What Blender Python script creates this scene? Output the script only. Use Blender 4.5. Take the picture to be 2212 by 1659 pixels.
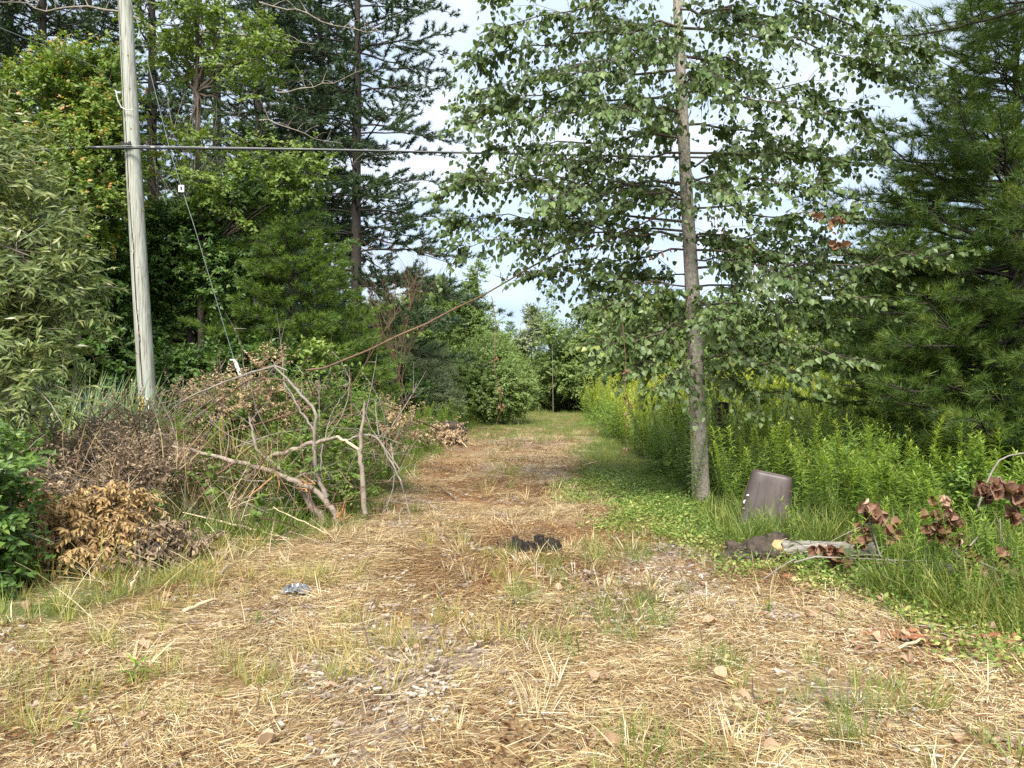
import bpy, math, random
import numpy as np

for o in list(bpy.data.objects):
    bpy.data.objects.remove(o)
scene = bpy.context.scene
COL = scene.collection
rng = np.random.default_rng(11)
RD = random.Random(5)
rad = math.radians

# ------------------------------------------------------------------ camera, sky, sun, exposure
CAM_H = 1.6
FPX = 1662.0                       # focal length in units of a 2212 px wide frame
cam_d = bpy.data.cameras.new('camera')
cam_d.sensor_width = 36.0
cam_d.lens = FPX / 2212.0 * 36.0
cam_d.clip_start = 0.05
cam_d.clip_end = 3000
cam = bpy.data.objects.new('camera', cam_d)
cam.location = (0, 0, CAM_H)
cam.rotation_euler = (rad(90), 0, 0)
COL.objects.link(cam)
scene.camera = cam

SUN_EL, SUN_AZ = rad(50), rad(187)     # azimuth clockwise from +Y (north): behind the viewer, a little to the left
w = bpy.data.worlds.new('World')
scene.world = w
w.use_nodes = True
nt = w.node_tree
nt.nodes.clear()
def N(tree, t, **kw):
    n = tree.nodes.new(t)
    for k, v in kw.items():
        setattr(n, k, v)
    return n
wo = N(nt, 'ShaderNodeOutputWorld')
sky = N(nt, 'ShaderNodeTexSky', sky_type='NISHITA')
sky.sun_disc = False
sky.sun_elevation = SUN_EL
sky.sun_rotation = SUN_AZ
bg1 = N(nt, 'ShaderNodeBackground'); bg1.inputs['Strength'].default_value = 0.12
nt.links.new(sky.outputs[0], bg1.inputs['Color'])
tc = N(nt, 'ShaderNodeTexCoord')
mp = N(nt, 'ShaderNodeMapping'); mp.inputs['Scale'].default_value = (1.0, 1.0, 2.6)
nz = N(nt, 'ShaderNodeTexNoise'); nz.inputs['Scale'].default_value = 2.3; nz.inputs['Detail'].default_value = 6
nz.inputs['Roughness'].default_value = 0.56; nz.inputs['Distortion'].default_value = 0.4
nt.links.new(tc.outputs['Generated'], mp.inputs['Vector']); nt.links.new(mp.outputs[0], nz.inputs['Vector'])
cr = N(nt, 'ShaderNodeValToRGB')
e = cr.color_ramp.elements
e[0].position = 0.36; e[0].color = (0.43, 0.54, 0.74, 1)
e[1].position = 0.62; e[1].color = (0.83, 0.89, 0.95, 1)
m_ = cr.color_ramp.elements.new(0.48); m_.color = (0.63, 0.74, 0.88, 1)
nt.links.new(nz.outputs['Fac'], cr.inputs['Fac'])
bg2 = N(nt, 'ShaderNodeBackground'); bg2.inputs['Strength'].default_value = 0.56
nt.links.new(cr.outputs[0], bg2.inputs['Color'])
mx = N(nt, 'ShaderNodeMixShader'); mx.inputs[0].default_value = 0.86
nt.links.new(bg1.outputs[0], mx.inputs[1]); nt.links.new(bg2.outputs[0], mx.inputs[2])
nt.links.new(mx.outputs[0], wo.inputs['Surface'])

sl = bpy.data.lights.new('sun', 'SUN')
sl.energy = 3.6
sl.angle = rad(22)
sl.color = (1.0, 0.95, 0.86)
sun = bpy.data.objects.new('sun', sl)
sun.rotation_euler = (rad(90) - SUN_EL, 0, math.pi - SUN_AZ)
sun.location = (-8, -14, 25)
COL.objects.link(sun)

scene.view_settings.view_transform = 'Standard'
scene.view_settings.look = 'None'
scene.view_settings.gamma = 1.0
scene.view_settings.use_curve_mapping = False
scene.view_settings.exposure = 1.28
cy = scene.cycles
cy.max_bounces = 7; cy.diffuse_bounces = 4; cy.glossy_bounces = 2; cy.transmission_bounces = 4
cy.transparent_max_bounces = 4
cy.use_denoising = False
cy.caustics_reflective = False; cy.caustics_refractive = False

# ------------------------------------------------------------------ coordinates
def P(px, py, d):
    """the point seen at (px, py) of the photograph (2212 wide) at distance d along the view"""
    return np.array([(px - 1106) / FPX * d, d, CAM_H - (py - 829.5) / FPX * d])
def G(px, py):
    d = CAM_H * FPX / (py - 829.5)
    return np.array([(px - 1106) / FPX * d, d, 0.0])

_T = rng.random((64, 64, 16))
def vnoise(x, y, z=0.0, s=1.0, seed=0):
    x = np.asarray(x, float) / s + seed * 7.3; y = np.asarray(y, float) / s + seed * 3.7; z = np.asarray(z, float) / s + seed * 1.9 + np.zeros_like(x)
    xi = np.floor(x).astype(int); yi = np.floor(y).astype(int); zi = np.floor(z).astype(int)
    fx, fy, fz = x - xi, y - yi, z - zi
    fx = fx*fx*(3-2*fx); fy = fy*fy*(3-2*fy); fz = fz*fz*(3-2*fz)
    def t(a, b, c): return _T[(xi+a) % 64, (yi+b) % 64, (zi+c) % 16]
    def l(a, b, f): return a + (b-a)*f
    return l(l(l(t(0,0,0), t(1,0,0), fx), l(t(0,1,0), t(1,1,0), fx), fy), l(l(t(0,0,1), t(1,0,1), fx), l(t(0,1,1), t(1,1,1), fx), fy), fz)
def fbm(x, y, s=1.0, seed=0):
    return (vnoise(x, y, 0, s, seed)*0.55 + vnoise(x, y, 0, s*0.45, seed+3)*0.3 + vnoise(x, y, 0, s*0.19, seed+5)*0.15)
def sstep(a, b, x):
    t = np.clip((x-a)/(b-a), 0, 1); return t*t*(3-2*t)

def XL(y): return np.interp(y, [0, 4.4, 4.7, 5.8, 7.4, 8.3, 12, 22, 31, 44, 60], [-4.2, -3.6, -3.1, -2.8, -2.4, -1.83, -1.65, -1.4, -.9, 1.2, 3.0])
def XR(y): return np.interp(y, [0, 4.36, 5.3, 6.9, 8, 10.6, 14, 19, 22, 26, 44, 60], [3.6, 2.9, 2.54, 1.97, 1.4, 1.05, 1.1, 1.4, 1.9, 2.6, 3.3, 4.5])
def XM(y): return np.interp(y, [0, 4.4, 5.3, 7, 8.5, 10.4, 14.7, 22, 26.5, 44, 60], [4.0, 3.4, 3.0, 2.6, 2.5, 2.4, 2.65, 3.0, 3.6, 3.8, 5.0])
def gz(x, y):
    x = np.asarray(x, float); y = np.asarray(y, float)
    h = 0.10*(fbm(x, y, 2.6, 1)-0.5) + 0.035*(fbm(x, y, 0.55, 2)-0.5)
    d = np.hypot(x, y)
    # two shallow wheel ruts along the track
    mid = (XL(y) + XR(y))/2
    rut = np.exp(-((np.abs(x-mid)-0.75)/0.25)**2) * sstep(8, 11, y) * (1-sstep(26, 32, y))
    h = h - 0.05*rut
    return h * (1-sstep(45, 80, d))
def zones(x, y):
    """cover of the ground: green, rust, bare (0..1)"""
    n1 = fbm(x, y, 1.3, 4); n2 = fbm(x, y, 0.8, 6); n3 = fbm(x, y, 2.2, 8)
    g = np.maximum(sstep(-0.15, 0.45, x-XR(y)+ (n1-.5)*0.9), sstep(-0.25, 0.35, XL(y)-x + (n1-.5)*0.8))
    far = sstep(19, 25, y)
    g = np.maximum(g, far*(0.45+0.5*sstep(.4, .6, n2)))
    mid = (XL(y)+XR(y))/2
    g = np.maximum(g, 0.55*np.exp(-((x-mid)/0.35)**2)*sstep(9, 13, y)*sstep(.42, .58, n2))
    g = np.maximum(g, 0.5*sstep(.58, .68, n3)*sstep(.5, .6, n2)*(1-sstep(8, 10, y)))
    rust = sstep(.50, .64, fbm(x, y, 1.1, 12))
    rust = np.maximum(rust, np.exp(-((x+1.25)/0.5)**2-((y-14.5)/1.8)**2)*1.2)
    bare = sstep(.56, .66, fbm(x, y, 1.0, 15))*(1-g)
    bare = np.maximum(bare, np.exp(-((x-1.0)/0.55)**2-((y-6.2)/0.55)**2)*0.9)
    bare = np.maximum(bare, np.exp(-((x-0.25)/0.9)**2-((y-21)/1.9)**2)*0.9)
    return g, np.clip(rust, 0, 1), np.clip(bare, 0, 1)

def nrm(v):
    return v / np.maximum(np.linalg.norm(v, axis=-1, keepdims=True), 1e-9)
def rnd(n, s=1.0):
    return rng.normal(0, s, (n, 3))

# ------------------------------------------------------------------ mesh builder
class MB:
    def __init__(self):
        self.v, self.f3, self.f4, self.var, self.m3, self.m4, self.n = [], [], [], [], [], [], 0
    def add(self, v, f3=None, f4=None, var=0.5, mat=0):
        v = np.asarray(v, float).reshape(-1, 3)
        self.v.append(v)
        self.var.append(np.broadcast_to(np.asarray(var, float), (len(v),)).copy())
        if f3 is not None and len(f3):
            f3 = np.asarray(f3, int); self.f3.append(f3+self.n); self.m3.append(np.full(len(f3), mat))
        if f4 is not None and len(f4):
            f4 = np.asarray(f4, int); self.f4.append(f4+self.n); self.m4.append(np.full(len(f4), mat))
        self.n += len(v)
    def scatter(self, T, pos, Y, Nn, scale, var=0.5, mat=0, wid=None):
        tv, tf = T
        pos = np.asarray(pos, float).reshape(-1, 3); K = len(pos)
        if K == 0: return
        Y = nrm(np.asarray(Y, float)); Nn = np.asarray(Nn, float)
        X = np.cross(Y, Nn); bad = np.linalg.norm(X, axis=1) < 1e-4
        X[bad] = np.cross(Y[bad], np.array([0.3, 0.8, 0.5])); X = nrm(X); Z = np.cross(X, Y)
        s = np.broadcast_to(np.asarray(scale, float), (K,))
        ws = s if wid is None else np.broadcast_to(np.asarray(wid, float), (K,))
        V = pos[:, None, :] + X[:, None, :]*(tv[None, :, 0, None]*ws[:, None, None]) + (Y[:, None, :]*tv[None, :, 1, None] + Z[:, None, :]*tv[None, :, 2, None])*s[:, None, None]
        F = tf[None] + (np.arange(K)*len(tv))[:, None, None]
        var = np.repeat(np.broadcast_to(np.asarray(var, float), (K,)), len(tv))
        if tf.shape[1] == 3: self.add(V, F.reshape(-1, 3), None, var, mat)
        else: self.add(V, None, F.reshape(-1, 4), var, mat)
    def tube(self, pts, radii, n=6, var=0.5, mat=0, cap=True, wob=0.0):
        pts = np.asarray(pts, float); K = len(pts)
        radii = np.broadcast_to(np.asarray(radii, float), (K,))
        t = nrm(np.gradient(pts, axis=0))
        ref = np.array([0.0, 0, 1]) if abs(t[0, 2]) < 0.85 else np.array([1.0, 0, 0])
        a = nrm(np.cross(t, ref)); b = np.cross(t, a)
        an = np.arange(n)/n*2*math.pi
        r = radii[:, None]*np.ones((1, n))
        if wob: r = r*(1+rng.normal(0, wob, (K, n)))
        V = pts[:, None] + (a[:, None]*np.cos(an)[None, :, None] + b[:, None]*np.sin(an)[None, :, None])*r[..., None]
        i = np.arange(K-1)[:, None]*n; j = np.arange(n)[None]; j2 = (j+1) % n
        F = np.stack([i+j, i+j2, i+n+j2, i+n+j], -1).reshape(-1, 4)
        self.add(V, None, F, var, mat)
        if cap:
            for base, k in ((0, 0), ((K-1)*n, K-1)):
                v0 = self.n
                ring = V[k]
                self.add(np.vstack([ring, ring.mean(0)[None]]), [[q, (q+1) % n, n] for q in range(n)], None, var, mat)
    def box(self, c, h, mat=0, var=0.5, M=None):
        s = np.array([[-1,-1,-1],[1,-1,-1],[1,1,-1],[-1,1,-1],[-1,-1,1],[1,-1,1],[1,1,1],[-1,1,1]], float)*np.asarray(h)
        if M is not None: s = s @ np.asarray(M).T
        self.add(s+np.asarray(c), None, [[0,3,2,1],[4,5,6,7],[0,1,5,4],[1,2,6,5],[2,3,7,6],[3,0,4,7]], var, mat)
    def mesh(self, name, mats, origin=(0, 0, 0), smooth=False):
        me = bpy.data.meshes.new(name)
        v = np.concatenate(self.v) - np.asarray(origin, float)
        f3 = np.concatenate(self.f3) if self.f3 else np.zeros((0, 3), int)
        f4 = np.concatenate(self.f4) if self.f4 else np.zeros((0, 4), int)
        me.vertices.add(len(v)); me.vertices.foreach_set('co', v.astype(np.float32).ravel())
        me.loops.add(f3.size+f4.size)
        me.loops.foreach_set('vertex_index', np.concatenate([f3.ravel(), f4.ravel()]).astype(np.int32))
        me.polygons.add(len(f3)+len(f4))
        st = np.concatenate([np.arange(len(f3))*3, f3.size+np.arange(len(f4))*4]).astype(np.int32)
        me.polygons.foreach_set('loop_start', st)
        if not isinstance(mats, (list, tuple)): mats = [mats]
        for m in mats: me.materials.append(m)
        if len(mats) > 1:
            mi = np.concatenate(([np.concatenate(self.m3)] if self.m3 else []) + ([np.concatenate(self.m4)] if self.m4 else []))
            me.polygons.foreach_set('material_index', mi.astype(np.int32))
        me.polygons.foreach_set('use_smooth', np.full(len(f3)+len(f4), bool(smooth)))
        at = me.attributes.new('var', 'FLOAT', 'POINT')
        at.data.foreach_set('value', np.concatenate(self.var).astype(np.float32))
        me.update(calc_edges=True)
        return me
    def build(self, name, mats, parent=None, origin=(0, 0, 0), smooth=False, kind=None, label=None):
        o = bpy.data.objects.new(name, self.mesh(name, mats, origin, smooth))
        COL.objects.link(o)
        if parent is not None: o.parent = parent
        if kind: o['kind'] = kind
        if label: o['label'] = label
        return o
def tag(o, label, cat, group=None):
    o['label'] = label; o['category'] = cat
    if group: o['group'] = group
    return o
def thing(name, label, cat, loc=(0, 0, 0), group=None):
    o = bpy.data.objects.new(name, None); o.empty_display_size = 0.2
    o.location = tuple(float(q) for q in loc); COL.objects.link(o)
    return tag(o, label, cat, group)
def single(mb, name, mats, label, cat, loc=(0, 0, 0), group=None, smooth=False):
    o = mb.build(name, mats, None, loc, smooth); o.location = tuple(float(q) for q in loc)
    return tag(o, label, cat, group)
def copy_tree(o, loc=None, rz=None, sc=None, label=None):
    c = o.copy(); COL.objects.link(c)
    if loc is not None: c.location = tuple(float(q) for q in loc)
    if rz is not None: c.rotation_euler = (0, 0, rz)
    if sc is not None: c.scale = (sc, sc, sc) if not isinstance(sc, tuple) else sc
    if label: c['label'] = label
    for ch in list(o.children):
        d = ch.copy(); COL.objects.link(d); d.parent = c
        for g in list(ch.children):
            q = g.copy(); COL.objects.link(q); q.parent = d
    return c

# ------------------------------------------------------------------ materials
def new_mat(name):
    m = bpy.data.materials.new(name); m.use_nodes = True
    m.node_tree.nodes.clear()
    return m, m.node_tree
def ramp(t, stops):
    r = N(t, 'ShaderNodeValToRGB')
    el = r.color_ramp.elements
    el[0].position, el[0].color = stops[0][0], (*stops[0][1], 1)
    el[1].position, el[1].color = stops[-1][0], (*stops[-1][1], 1)
    for p, c in stops[1:-1]:
        q = el.new(p); q.color = (*c, 1)
    return r
def leaf_mat(name, stops, trans=0.3, rough=0.5, spec=0.4, tint=None, tcol=(1.25, 1.25, 0.55), inst=False, gain=(1, 1, 1)):
    m, t = new_mat(name)
    stops = [(p_, tuple(min(.8, q*g) for q, g in zip(c_, gain))) for p_, c_ in stops]
    out = N(t, 'ShaderNodeOutputMaterial')
    at = N(t, 'ShaderNodeAttribute', attribute_name='var')
    r = ramp(t, stops)
    if inst:      # per-instance offset carried by the scattered points
        ai = N(t, 'ShaderNodeAttribute', attribute_name='tint', attribute_type='INSTANCER')
        ad = N(t, 'ShaderNodeMath', operation='ADD'); 
        t.links.new(at.outputs['Fac'], ad.inputs[0]); t.links.new(ai.outputs['Fac'], ad.inputs[1])
        t.links.new(ad.outputs[0], r.inputs[0])
    else:
        t.links.new(at.outputs['Fac'], r.inputs[0])
    oi = N(t, 'ShaderNodeObjectInfo')
    mr = N(t, 'ShaderNodeMapRange'); mr.inputs[3].default_value = 0.88; mr.inputs[4].default_value = 1.12
    t.links.new(oi.outputs['Random'], mr.inputs[0])
    hs = N(t, 'ShaderNodeHueSaturation'); t.links.new(mr.outputs[0], hs.inputs['Value']); t.links.new(r.outputs[0], hs.inputs['Color'])
    p = N(t, 'ShaderNodeBsdfPrincipled')
    p.inputs['Roughness'].default_value = rough; p.inputs['Specular IOR Level'].default_value = spec
    t.links.new(hs.outputs[0], p.inputs['Base Color'])
    if trans > 0:
        tr = N(t, 'ShaderNodeBsdfTranslucent')
        mm = N(t, 'ShaderNodeMix', data_type='RGBA', blend_type='MULTIPLY'); mm.inputs['Factor'].default_value = 1
        t.links.new(hs.outputs[0], mm.inputs['A']); mm.inputs['B'].default_value = (*tcol, 1)
        t.links.new(mm.outputs['Result'], tr.inputs['Color'])
        x = N(t, 'ShaderNodeMixShader'); x.inputs[0].default_value = trans
        t.links.new(p.outputs[0], x.inputs[1]); t.links.new(tr.outputs[0], x.inputs[2])
        t.links.new(x.outputs[0], out.inputs[0])
    else:
        t.links.new(p.outputs[0], out.inputs[0])
    return m
def noise_mat(name, stops, scale=8.0, stretch=(1, 1, 1), rough=0.85, bump=0.3, detail=6, spec=0.25, usevar=False, dist=0.01):
    m, t = new_mat(name)
    out = N(t, 'ShaderNodeOutputMaterial'); p = N(t, 'ShaderNodeBsdfPrincipled')
    tc = N(t, 'ShaderNodeTexCoord'); mp = N(t, 'ShaderNodeMapping'); mp.inputs['Scale'].default_value = stretch
    nz = N(t, 'ShaderNodeTexNoise'); nz.inputs['Scale'].default_value = scale; nz.inputs['Detail'].default_value = detail
    nz.inputs['Roughness'].default_value = 0.65
    t.links.new(tc.outputs['Object'], mp.inputs[0]); t.links.new(mp.outputs[0], nz.inputs['Vector'])
    r = ramp(t, stops)
    if usevar:
        at = N(t, 'ShaderNodeAttribute', attribute_name='var'); ma = N(t, 'ShaderNodeMath', operation='MULTIPLY_ADD')
        ma.inputs[1].default_value = 0.6; t.links.new(at.outputs['Fac'], ma.inputs[0])
        mb = N(t, 'ShaderNodeMath', operation='SUBTRACT'); t.links.new(nz.outputs['Fac'], mb.inputs[0]); mb.inputs[1].default_value = 0.3
        t.links.new(mb.outputs[0], ma.inputs[2]); t.links.new(ma.outputs[0], r.inputs[0])
    else:
        t.links.new(nz.outputs['Fac'], r.inputs[0])
    t.links.new(r.outputs[0], p.inputs['Base Color'])
    p.inputs['Roughness'].default_value = rough; p.inputs['Specular IOR Level'].default_value = spec
    if bump:
        b = N(t, 'ShaderNodeBump'); b.inputs['Strength'].default_value = bump; b.inputs['Distance'].default_value = dist
        t.links.new(nz.outputs['Fac'], b.inputs['Height']); t.links.new(b.outputs[0], p.inputs['Normal'])
    t.links.new(p.outputs[0], out.inputs[0])
    return m
def plain(name, c, rough=0.6, metal=0.0, spec=0.5):
    return noise_mat(name, [(0.3, tuple(q*0.86 for q in c)), (0.7, tuple(min(1, q*1.1) for q in c))], 14, rough=rough, bump=0.05, spec=spec)

M = {}
M['poplar'] = leaf_mat('poplar_leaf', [(0, (.050, .085, .032)), (.5, (.100, .150, .056)), (.85, (.165, .22, .090)), (1, (.28, .31, .07))], .28, .45, .45, gain=(1.2, 1.22, 1.1))
M['maple'] = leaf_mat('maple_leaf', [(0, (.045, .095, .020)), (.5, (.095, .165, .030)), (.82, (.17, .24, .045)), (.93, (.26, .24, .07)), (1, (.34, .17, .08))], .32, gain=(1.4, 1.25, 1.1))
M['alder'] = leaf_mat('alder_leaf', [(0, (.026, .068, .020)), (.5, (.056, .120, .032)), (1, (.12, .20, .055))], .28, .45, gain=(1.45, 1.3, 1.0))
M['ash'] = leaf_mat('ash_leaf', [(0, (.07, .125, .025)), (.5, (.125, .20, .042)), (1, (.22, .29, .08))], .35, gain=(1.35, 1.25, 1.1))
M['willow'] = leaf_mat('willow_leaf', [(0, (.050, .085, .028)), (.5, (.105, .150, .050)), (.9, (.20, .23, .09)), (1, (.45, .48, .38))], .25, .42, gain=(1.3, 1.2, 1.1))
M['shrub'] = leaf_mat('shrub_leaf', [(0, (.055, .105, .024)), (.5, (.110, .180, .040)), (1, (.20, .27, .07))], .36, gain=(1.45, 1.3, 1.1))
M['shrub2'] = leaf_mat('grey_shrub_leaf', [(0, (.065, .095, .045)), (.5, (.115, .155, .070)), (1, (.24, .28, .15))], .28, gain=(1.4, 1.3, 1.15))
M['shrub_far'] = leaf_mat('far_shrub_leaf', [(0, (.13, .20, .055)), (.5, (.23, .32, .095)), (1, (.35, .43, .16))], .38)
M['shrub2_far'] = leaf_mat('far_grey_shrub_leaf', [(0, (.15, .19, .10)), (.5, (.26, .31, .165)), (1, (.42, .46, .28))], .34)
M['needle'] = leaf_mat('pine_needle', [(0, (.022, .045, .024)), (.5, (.042, .076, .036)), (1, (.085, .125, .055))], .15, .5, gain=(1.35, 1.3, 1.2))
M['needle_y'] = leaf_mat('young_pine_needle', [(0, (.034, .078, .022)), (.5, (.068, .130, .034)), (1, (.125, .195, .055))], .35, .5, gain=(2.1, 1.8, 1.3))
M['needle_r'] = leaf_mat('bushy_pine_needle', [(0, (.026, .058, .018)), (.5, (.052, .098, .028)), (1, (.135, .185, .045))], .33, .48, gain=(1.8, 1.65, 1.3))
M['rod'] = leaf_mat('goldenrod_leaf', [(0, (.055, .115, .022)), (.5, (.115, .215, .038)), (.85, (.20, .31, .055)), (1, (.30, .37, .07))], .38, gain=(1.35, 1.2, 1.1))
M['rod_i'] = leaf_mat('goldenrod_leaf_far', [(0, (.055, .115, .022)), (.5, (.115, .215, .038)), (.85, (.20, .31, .055)), (1, (.30, .37, .07))], .38, inst=True, gain=(1.45, 1.22, 1.1))
M['grass'] = leaf_mat('green_grass', [(0, (.06, .11, .022)), (.5, (.14, .22, .05)), (.8, (.26, .30, .09)), (1, (.42, .36, .15))], .35, inst=True, gain=(1.2, 1.1, 1.0))
M['straw'] = leaf_mat('straw', [(0, (.13, .065, .03)), (.2, (.29, .165, .075)), (.45, (.47, .35, .165)), (.75, (.60, .495, .285)), (1, (.70, .64, .48))], .18, .55, .35, tcol=(1.1, 1.0, .75), inst=True)
M['clover'] = leaf_mat('creeping_leaf', [(0, (.07, .14, .025)), (.5, (.16, .255, .05)), (.85, (.30, .36, .09)), (1, (.46, .44, .16))], .35, inst=True)
M['blade'] = leaf_mat('reed_blade', [(0, (.06, .12, .05)), (.6, (.14, .22, .10)), (1, (.32, .34, .12))], .25)
M['gold_dead'] = leaf_mat('golden_dead_leaf', [(0, (.15, .09, .04)), (.5, (.36, .245, .115)), (1, (.56, .42, .22))], .15, .7, tcol=(1.1, .95, .7), gain=(1.2, 1.2, 1.15))
M['beige_dead'] = leaf_mat('beige_dead_leaf', [(0, (.14, .095, .062)), (.5, (.33, .24, .155)), (1, (.58, .47, .33))], .15, .7, tcol=(1.1, .95, .8), gain=(1.3, 1.3, 1.2))
M['dark_dead'] = leaf_mat('dull_dead_leaf', [(0, (.065, .045, .032)), (.5, (.18, .128, .085)), (1, (.46, .37, .26))], .12, .7, tcol=(1.1, .95, .8), gain=(1.35, 1.35, 1.3))
M['brown_dead'] = leaf_mat('brown_dead_leaf', [(0, (.15, .07, .040)), (.5, (.27, .15, .095)), (1, (.42, .28, .20))], .12, .55, tcol=(1.15, .9, .6))
M['litter'] = leaf_mat('leaf_litter', [(0, (.17, .075, .042)), (.4, (.30, .17, .10)), (1, (.46, .33, .22))], .1, .6, tcol=(1.1, .9, .7))
M['bark'] = noise_mat('grey_bark', [(.30, (.12, .10, .082)), (.46, (.31, .272, .23)), (.68, (.47, .43, .375))], 17, (2.2, 2.2, 1.1), bump=.9, dist=.015)
M['bark_up'] = noise_mat('brown_bark', [(.30, (.045, .035, .028)), (.7, (.16, .125, .10))], 14, (3, 3, .7), bump=.7, dist=.02)
M['pine_bark'] = noise_mat('pine_bark', [(.30, (.026, .022, .019)), (.7, (.085, .072, .062))], 9, (3, 3, .8), bump=.7, dist=.03)
M['twig'] = noise_mat('grey_twig', [(.3, (.15, .125, .105)), (.7, (.33, .29, .25))], 11, bump=.3)
M['red_twig'] = noise_mat('red_brown_twig', [(.3, (.10, .055, .038)), (.7, (.20, .125, .085))], 11, bump=.2)
M['pale_wood'] = noise_mat('pale_split_wood', [(.3, (.42, .31, .18)), (.7, (.66, .55, .38))], 10, (8, 8, 1), bump=.3)
M['broken'] = noise_mat('stripped_trunk_bark', [(.32, (.115, .085, .066)), (.45, (.27, .215, .17)), (.6, (.33, .275, .225)), (.72, (.37, .20, .115))], 5, (1.4, 1.4, 1), bump=.5)
M['splinter'] = noise_mat('fresh_splinter', [(.3, (.30, .13, .055)), (.7, (.52, .33, .17))], 14, (4, 4, 1), bump=.3)
M['soil'] = noise_mat('dark_soil', [(.3, (.028, .022, .017)), (.7, (.105, .08, .06))], 18, bump=.9, dist=.03)
M['black_soil'] = noise_mat('black_soil', [(.3, (.012, .009, .008)), (.7, (.05, .038, .032))], 30, bump=.9, dist=.03)

# ground
m, t = new_mat('ground_soil'); M['ground'] = m
out = N(t, 'ShaderNodeOutputMaterial'); p = N(t, 'ShaderNodeBsdfPrincipled'); p.inputs['Roughness'].default_value = .95
p.inputs['Specular IOR Level'].default_value = .15
tc = N(t, 'ShaderNodeTexCoord')
def noise(sc, det=6, st=(1, 1, 1)):
    mp = N(t, 'ShaderNodeMapping'); mp.inputs['Scale'].default_value = st
    n_ = N(t, 'ShaderNodeTexNoise'); n_.inputs['Scale'].default_value = sc; n_.inputs['Detail'].default_value = det; n_.inputs['Roughness'].default_value = .7
    t.links.new(tc.outputs['Object'], mp.inputs[0]); t.links.new(mp.outputs[0], n_.inputs['Vector']); return n_
na = noise(9); nb = noise(60, 4); nc = noise(2.2, 5)
r1 = ramp(t, [(.28, (.085, .052, .030)), (.45, (.20, .125, .065)), (.62, (.35, .245, .125)), (.8, (.47, .37, .23))])
t.links.new(nb.outputs['Fac'], r1.inputs[0])
r2 = ramp(t, [(.3, (.045, .065, .022)), (.6, (.11, .14, .04)), (.8, (.22, .22, .08))]); t.links.new(nb.outputs['Fac'], r2.inputs[0])
r3 = ramp(t, [(.3, (.16, .12, .09)), (.55, (.27, .21, .165)), (.75, (.45, .40, .35))]); t.links.new(nb.outputs['Fac'], r3.inputs[0])
r4 = ramp(t, [(.3, (.15, .055, .025)), (.7, (.37, .17, .07))]); t.links.new(nb.outputs['Fac'], r4.inputs[0])
def mixc(a, b, attr, gain=1.0):
    x = N(t, 'ShaderNodeMix', data_type='RGBA')
    at = N(t, 'ShaderNodeAttribute', attribute_name=attr)
    mu = N(t, 'ShaderNodeMath', operation='MULTIPLY'); mu.inputs[1].default_value = gain; mu.use_clamp = True
    t.links.new(at.outputs['Fac'], mu.inputs[0]); t.links.new(mu.outputs[0], x.inputs['Factor'])
    t.links.new(a, x.inputs['A']); t.links.new(b, x.inputs['B']); return x.outputs['Result']
c = mixc(r1.outputs[0], r4.outputs[0], 'rust', .6)
c = mixc(c, r3.outputs[0], 'bare', .9)
c = mixc(c, r2.outputs[0], 'green', .9)
t.links.new(c, p.inputs['Base Color'])
b = N(t, 'ShaderNodeBump'); b.inputs['Strength'].default_value = .7; b.inputs['Distance'].default_value = .02
t.links.new(nb.outputs['Fac'], b.inputs['Height']); t.links.new(b.outputs[0], p.inputs['Normal'])
t.links.new(p.outputs[0], out.inputs[0])

# ------------------------------------------------------------------ ground sheet
def axis(lo, hi, step, far):
    a = list(np.arange(lo, hi+1e-6, step)); s = step
    L, H = [], []
    x = lo
    while x > -far: s *= 1.35; x -= s; L.append(x)
    s = step; x = hi
    while x < far: s *= 1.35; x += s; H.append(x)
    return np.array(L[::-1]+a+H)
gx = axis(-7, 7, .12, 900); gy = axis(1.5, 32, .14, 1500)
XX, YY = np.meshgrid(gx, gy)
ZZ = gz(XX, YY)
mb = MB()
nx, ny = len(gx), len(gy)
i = (np.arange(ny-1)[:, None]*nx + np.arange(nx-1)[None]).reshape(-1)
mb.add(np.stack([XX, YY, ZZ], -1), None, np.stack([i, i+1, i+nx+1, i+nx], -1))
ground = mb.build('ground', M['ground'], smooth=True, kind='structure')
g_, r_, b_ = zones(XX.ravel(), YY.ravel())
for nm, a in (('green', g_), ('rust', r_), ('bare', b_)):
    at = ground.data.attributes.new(nm, 'FLOAT', 'POINT'); at.data.foreach_set('value', a.astype(np.float32))

# ------------------------------------------------------------------ leaf shapes (unit length, along +Y, face +Z)
def tri(v, f): return np.array(v, float), np.array(f, int)
T_HEART4 = tri([(0,.04,0),(-.44,.16,.10),(-.36,.52,.07),(0,1.0,-.05),(.36,.52,.07),(.44,.16,.10)], [(0,2,1),(0,3,2),(0,4,3),(0,5,4)])
T_OVAL = tri([(0,0,0),(-.27,.45,.07),(.27,.45,.07),(0,.5,-.02),(0,1,-.10)], [(0,3,1),(0,2,3),(1,3,4),(3,2,4)])
T_SIMPLE = tri([(0,0,0),(-.26,.5,.05),(.26,.5,.05),(0,1,-.05)], [(0,2,1),(1,2,3)])
T_LANCE = tri([(0,0,0),(-.11,.4,.03),(.11,.4,.03),(0,.45,-.01),(0,1,-.16)], [(0,3,1),(0,2,3),(1,3,4),(3,2,4)])
T_HEART = tri([(0,.38,-.03),(0,.05,0),(-.22,-.05,.05),(-.45,.14,.08),(-.40,.42,.06),(-.17,.74,.01),(0,1.0,-.05),(.17,.74,.01),(.40,.42,.06),(.45,.14,.08),(.22,-.05,.05)],
             [(0,2,1),(0,3,2),(0,4,3),(0,5,4),(0,6,5),(0,7,6),(0,8,7),(0,9,8),(0,10,9),(0,1,10)])
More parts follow.
